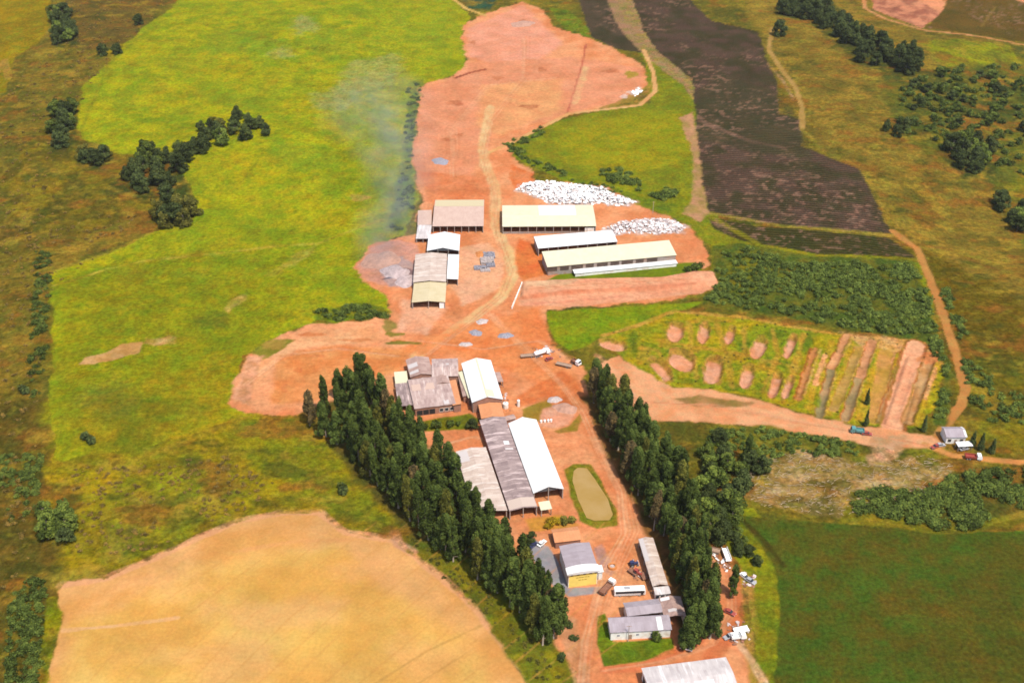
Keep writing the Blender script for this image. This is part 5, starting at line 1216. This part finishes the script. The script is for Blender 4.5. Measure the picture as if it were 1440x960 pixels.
# mixed trees between the right row and the crop
scatter([(975, 640), (1010, 620), (1075, 660), (1060, 690), (1030, 720), (1030, 770), (1000, 770), (985, 700)], 20, 'broadleaf', [0, 1, 2, 3], (.85, 1.3), 'dark broadleaf tree in the mixed patch behind the right row', 'broadleaf trees behind the right row', 31, mind=4)
scatter([(1030, 740), (1050, 770), (1075, 800), (1060, 800), (1035, 775)], 7, 'broadleaf', [0, 3], (.4, .6), 'small bushy tree along the yellow margin of the dark crop', 'small trees on the crop margin', 32, mind=3)
# left clump
LC = 'trees of the clump in the left pasture'
scatter([(270, 192), (300, 170), (345, 168), (376, 180), (374, 196), (340, 200), (320, 190), (280, 202)], 15, 'broadleaf', [0, 1, 2, 4], (.8, 1.25), 'dark tree at the far tip of the pasture clump', LC, 41, mind=6)
scatter([(150, 270), (180, 240), (200, 225), (270, 205), (340, 202), (270, 222), (262, 250), (240, 285), (200, 275), (170, 275)], 26, 'broadleaf', [0, 1, 2, 2, 3], (.9, 1.5), 'dark tree in the middle of the pasture clump', LC, 42, mind=6)
scatter([(215, 310), (240, 290), (272, 300), (270, 318), (230, 322)], 8, 'broadleaf', [0, 1, 4], (1.1, 1.6), 'large dark tree at the near end of the pasture clump', LC, 43, mind=6)
scatter([(110, 222), (135, 212), (160, 222), (150, 236), (118, 234)], 6, 'broadleaf', [0, 4], (.9, 1.3), 'tree standing between the clump and the narrow belt', LC, 44, mind=5)
scatter([(80, 160), (100, 150), (108, 190), (96, 205), (72, 212)], 9, 'broadleaf', [0, 3], (1.0, 1.5), 'tree of the narrow belt beside the upper left meadow edge', 'trees of the narrow left belt', 45, mind=6)
scatter([(75, 10), (95, 20), (108, 60), (80, 62)], 12, 'broadleaf', [0, 2, 3], (1.2, 1.8), 'dark tree in the gully at the upper left corner', 'trees in the upper left gully', 46, mind=7)
for u, v in ((195, 35), (145, 78), (165, 76)): plant('broadleaf', 1, P(u, v), 1.1, 'scattered dark tree on the brown slope at upper left', 'trees on the upper left slope', rg=rg)
scatter([(60, 725), (95, 712), (104, 750), (88, 772), (62, 770)], 7, 'broadleaf', [0, 3], (.7, 1.1), 'dark green tree beside the corner of the grain field', 'trees by the grain field corner', 47, mind=4)
# upper right belt
scatter([(1092, 20), (1115, -8), (1150, -5), (1175, 20), (1215, 45), (1250, 70), (1300, 82), (1310, 98), (1270, 104), (1215, 90), (1180, 62), (1145, 30), (1110, 22)], 58, 'broadleaf', [0, 1, 2, 2], (1.1, 1.75), 'dark tree of the wooded belt in the upper right valley', 'trees of the upper right belt', 51, mind=7)
plant('broadleaf', 0, P(1096, 50), 1.5, 'dark tree beside the start of the pale upper track', rg=rg)
scatter([(1325, 215), (1350, 190), (1390, 215), (1395, 240), (1360, 245)], 14, 'broadleaf', [0, 3, 2], (1.0, 1.6), 'dark tree of the small grove on the right slope', 'trees of the right grove', 52, mind=6)
scatter([(1245, 183), (1275, 183), (1270, 195), (1248, 194)], 4, 'broadleaf', [0, 2], (.8, 1.1), 'dark tree of the little group on the olive slope', 'trees on the olive slope', 53, mind=5)
scatter([(1405, 285), (1440, 295), (1450, 330), (1420, 325)], 8, 'broadleaf', [0, 3], (.9, 1.3), 'green tree at the right edge of the picture', 'trees at the right edge', 54, mind=5)
scatter([(1260, 130), (1320, 100), (1440, 110), (1440, 190), (1340, 180), (1280, 160)], 26, 'broadleaf', [3, 3, 0], (.6, 1.1), 'green tree dotted over the upper right scrub slope', 'trees dotted on the upper right slope', 55, mind=8)
# conifers
for u, v, lab in ((1218, 568, 'dark tree growing between two trenches'), (1217, 598, 'thin dark tree at the lower end of the trenches'), (1298, 606, 'dark columnar tree right of the last trench')):
    plant('conifer', 0, P(u, v), .8, lab, rg=rg, sz=.75)
for u, v in ((1366, 628), (1378, 632), (1394, 637)): plant('conifer', 1, P(u, v), .95, 'dark conical tree in the short line right of the white house', 'conical trees by the white house', rg=rg)
# yard trees
plant('broadleaf', 0, P(664, 604), .65, 'round dark tree beside the orange linking roof', rg=rg)
for u, v, sc in ((598, 603, .8), (614, 602, 1.3), (634, 600, 1.1), (645, 598, .7)): plant('shrub', 0, P(u, v), sc, 'dark shrub on the narrow lawn before the kiln works', 'shrubs on the kiln lawn', rg=rg, sz=sc * 1.3)
plant('broadleaf', 3, P(922, 900), .45, 'small round green tree before the white office wall', rg=rg)
plant('broadleaf', 0, P(748, 762), .55, 'dark tree at the top corner of the concrete yard', rg=rg)
for u, v, sc in ((776, 738, 1.1), (770, 742, .9), (783, 735, 1.0)): plant('shrub', 4, P(u, v), sc, 'yellow leaved shrub between the grey shed and the tiled outbuilding', 'yellow shrubs by the tiled outbuilding', rg=rg)
for u, v, sc in ((793, 736, 1.4), (803, 734, 1.2)): plant('shrub', 2, P(u, v), sc, 'olive shrub beside the yellow leaved shrubs', 'olive shrubs by the pond', rg=rg)
for u, v, sc in ((976, 380, 1.6), (968, 382, 1.3), (984, 376, 1.2)): plant('shrub', 0, P(u, v), sc, 'green shrub at the grassy end of the longest cream barn', 'shrubs by the longest barn', rg=rg)
for u, v, sc in ((482, 692, 1.6), (128, 622, 1.5), (120, 615, 1.2), (35, 552, 1.6), (800, 880, 1.0), (806, 898, .9), (790, 925, 1.0)):
    plant('shrub', 1, P(u, v), sc, 'lone dark shrub in open ground left of the tree row', 'lone dark shrubs', rg=rg)
# hedges and scrub: masses
def mass(name, items, label, m, seed):
    """many bushes merged: items = (polygon, count, scale range, variants)"""
    rgm = random.Random(seed); Q = []; T = []
    for poly, n, sc, vs in items:
        pw = W(poly); lo, hi = pw.min(0), pw.max(0); c = 0; tr = 0
        while c < n and tr < n * 80:
            tr += 1; x, y = rgm.uniform(lo[0], hi[0]), rgm.uniform(lo[1], hi[1])
            if poly_sd(np.array([x]), np.array([y]), pw)[0] < 0: continue
            if float(fbm(np.array([x]), np.array([y]), 14, 3, seed)[0]) < .36 + rgm.uniform(-.1, .1): continue
            if name == 'pit_weeds' and any(float(poly_sd(np.array([x]), np.array([y]), pp)[0]) > -.6 for pp, _ in PIT): continue
            c += 1; q, tn = PROTO['shrub'][rgm.choice(vs)][2]; keep = 4 * (len(q) // 8)
            o = 4 * rgm.randrange(len(q) // 8); q = q[o:o + keep]; tn = tn[o:o + keep]
            a = rgm.random() * 6.283; s = rgm.uniform(*sc); ca, sa = math.cos(a) * s, math.sin(a) * s
            qq = np.stack([q[:, 0] * ca - q[:, 1] * sa + x, q[:, 0] * sa + q[:, 1] * ca + y, q[:, 2] * s * .75 + float(terrain(x, y)) - .3], 1)
            Q.append(qq); T.append(np.clip(tn + rgm.uniform(-.25, .25), 0, 1))
    o = link(name, leaf_mesh(name, np.concatenate(Q), np.concatenate(T)), M[m]); prop(o, label, 'scrub', kind='stuff')
mass('scrub', [([(1120, 372), (1284, 372), (1302, 410), (1318, 468), (1240, 470), (1150, 452), (1080, 435), (1110, 400)], 640, (.7, 1.6), [0, 1, 3]),
               ([(1005, 350), (1045, 346), (1120, 372), (1110, 400), (1060, 438), (990, 424), (1010, 400)], 300, (.6, 1.4), [0, 3]),
               ([(1318, 468), (1340, 540), (1330, 590), (1312, 590), (1326, 530), (1305, 482)], 60, (.7, 1.3), [0, 3]),
               ([(1310, 385), (1330, 400), (1360, 470), (1350, 480), (1330, 440)], 40, (.7, 1.3), [0, 1])], 'dense green scrub between the brown crop and the pits', 'leaf_mid', 61)
mass('scrub', [([(1195, 700), (1235, 690), (1300, 694), (1340, 670), (1470, 655), (1470, 725), (1380, 742), (1330, 744), (1250, 728), (1200, 722)], 330, (.9, 1.8), [0, 1, 3])], 'dark scrub along the top of the green crop field', 'leaf_mid', 62)
mass('scrub', [([(1000, 605), (1080, 602), (1200, 622), (1212, 640), (1130, 640), (1050, 650), (990, 640)], 130, (.6, 1.3), [0, 3]), ([(1350, 500), (1440, 560), (1440, 600), (1370, 590)], 50, (.8, 1.4), [0, 1])], 'loose green bushes beside the dirt road and clearing', 'leaf_mid', 63)
mass('scrub', [([(1260, 120), (1330, 95), (1470, 90), (1470, 250), (1400, 240), (1300, 205), (1262, 180)], 260, (1.0, 2.3), [0, 3])], 'green scrub over the upper right slope', 'leaf_mid', 64)
mass('hedge_scrub', [([(574, 118), (592, 116), (586, 170), (578, 230), (582, 290), (560, 330), (552, 320), (564, 250)], 95, (.5, 1.3), [0, 1])], 'bluish green bushes along the edge of the upper red field', 'leaf_mid', 65)
mass('hedge_scrub', [([(706, 204), (760, 180), (770, 186), (730, 210), (745, 222), (800, 244), (790, 250), (735, 228)], 60, (.7, 1.4), [0, 1]), ([(845, 240), (880, 238), (905, 258), (950, 272), (940, 284), (890, 268), (850, 252)], 70, (.9, 1.8), [0, 1]), ([(795, 250), (880, 268), (870, 276), (800, 256)], 20, (.6, 1.0), [0])], 'dark bushes fringing the yellow green knoll', 'leaf_mid', 66)
mass('hedge_scrub', [([(50, 350), (74, 352), (68, 440), (62, 560), (40, 560), (46, 440)], 90, (.6, 1.4), [0, 1]), ([(0, 640), (60, 640), (50, 720), (0, 740)], 80, (.6, 1.2), [1, 2]), ([(20, 830), (64, 800), (62, 880), (50, 980), (0, 990)], 120, (.7, 1.3), [0, 1]), ([(440, 440), (500, 428), (545, 434), (546, 446), (480, 452)], 50, (.8, 1.4), [0, 1])], 'dark bushes along the left edge of the pasture', 'leaf_mid', 67)
mass('brown_weeds', [([(-60, 300), (200, 300), (60, 420), (50, 620), (40, 800), (-60, 900)], 420, (.35, .8), [2, 5]), ([(80, 0), (240, 0), (120, 130), (60, 330), (0, 330), (0, 130), (70, 80)], 320, (.4, .9), [2, 5]), ([(100, 660), (330, 640), (400, 690), (250, 760), (110, 800)], 260, (.3, .7), [2, 5])], 'brown weeds dotted over the rough ground at left', 'leaf_brown', 68)
mass('pit_weeds', [(PITS, 150, (.15, .4), [0, 2]), ([(560, 740), (700, 840), (790, 950), (760, 960), (690, 870), (600, 790)], 90, (.25, .6), [0, 2])], 'low green weeds around the pits and below the left row', 'leaf_olive', 69)

# ------------------------------------------------------------------ smoke from the ash heap
k = NT('thin_smoke'); k.t.nodes.remove(k.b)
pv = k.n('ShaderNodeVolumePrincipled'); co = coord(k); ge = k.n('ShaderNodeNewGeometry').outputs['Position']
pv.inputs['Color'].default_value = (.78, .80, .83, 1); pv.inputs['Anisotropy'].default_value = .2
ln = k.n('ShaderNodeVectorMath', operation='LENGTH'); k.l(co, ln.inputs[0])
fo = k.rng(ln.outputs['Value'], .15, 1.0, 1, 0)
mu = k.n('ShaderNodeMath', operation='MULTIPLY'); k.l(fo, mu.inputs[0]); k.l(k.rng(k.noise(ge, .06, 4, .65),   .38, .72, 0, .021), mu.inputs[1])
k.l(mu.outputs[0], pv.inputs['Density']); k.l(pv.outputs[0], k.out.inputs['Volume'])
sr = empty('smoke', P(548, 386), 'thin blue grey smoke drifting up from the ash heap over the pasture edge', 'smoke'); sr['kind'] = 'stuff'
base = P(548, 386)
for (u, v, z, rx, ry, rz_) in ((549, 388, 3, 5, 6, 5), (544, 372, 7, 9, 14, 8), (540, 345, 11, 20, 26, 12), (550, 312, 15, 24, 34, 14), (564, 272, 19, 24, 40, 14), (562, 232, 23, 26, 46, 14), (552, 190, 28, 30, 52, 14), (528, 150, 32, 40, 66, 14)):
    bm = bmesh.new(); bmesh.ops.create_icosphere(bm, subdivisions=3, radius=1.0); me = bpy.data.meshes.new('puff'); bm.to_mesh(me); bm.free()
    o = link('puff', me, k.m, sr); o.location = P(u, v, z + rz_ * .6) - base; o.scale = (rx, ry, rz_); o.rotation_euler[2] = -.1

# ------------------------------------------------------------------ the thin air haze of the day
zmin = min(v.co.z for v in bpy.data.objects['ground'].data.vertices)
mb = MB(); x1, y0, y1, z0, z1 = 12500, -40, 6400, zmin - 1, CAM_H + 8
mb.box((0, (y0 + y1) / 2, (z0 + z1) / 2), (2 * x1, y1 - y0, z1 - z0))
k = NT('thin_haze'); k.t.nodes.remove(k.b); pv = k.n('ShaderNodeVolumePrincipled')
pv.inputs['Color'].default_value = (.93, .90, .84, 1); pv.inputs['Density'].default_value = HAZE; pv.inputs['Anisotropy'].default_value = .3
k.l(pv.outputs[0], k.out.inputs['Volume'])
o = mb.build('haze', k.m); o['kind'] = 'stuff'; o['label'] = 'thin pale haze over the whole valley'; o['category'] = 'haze'
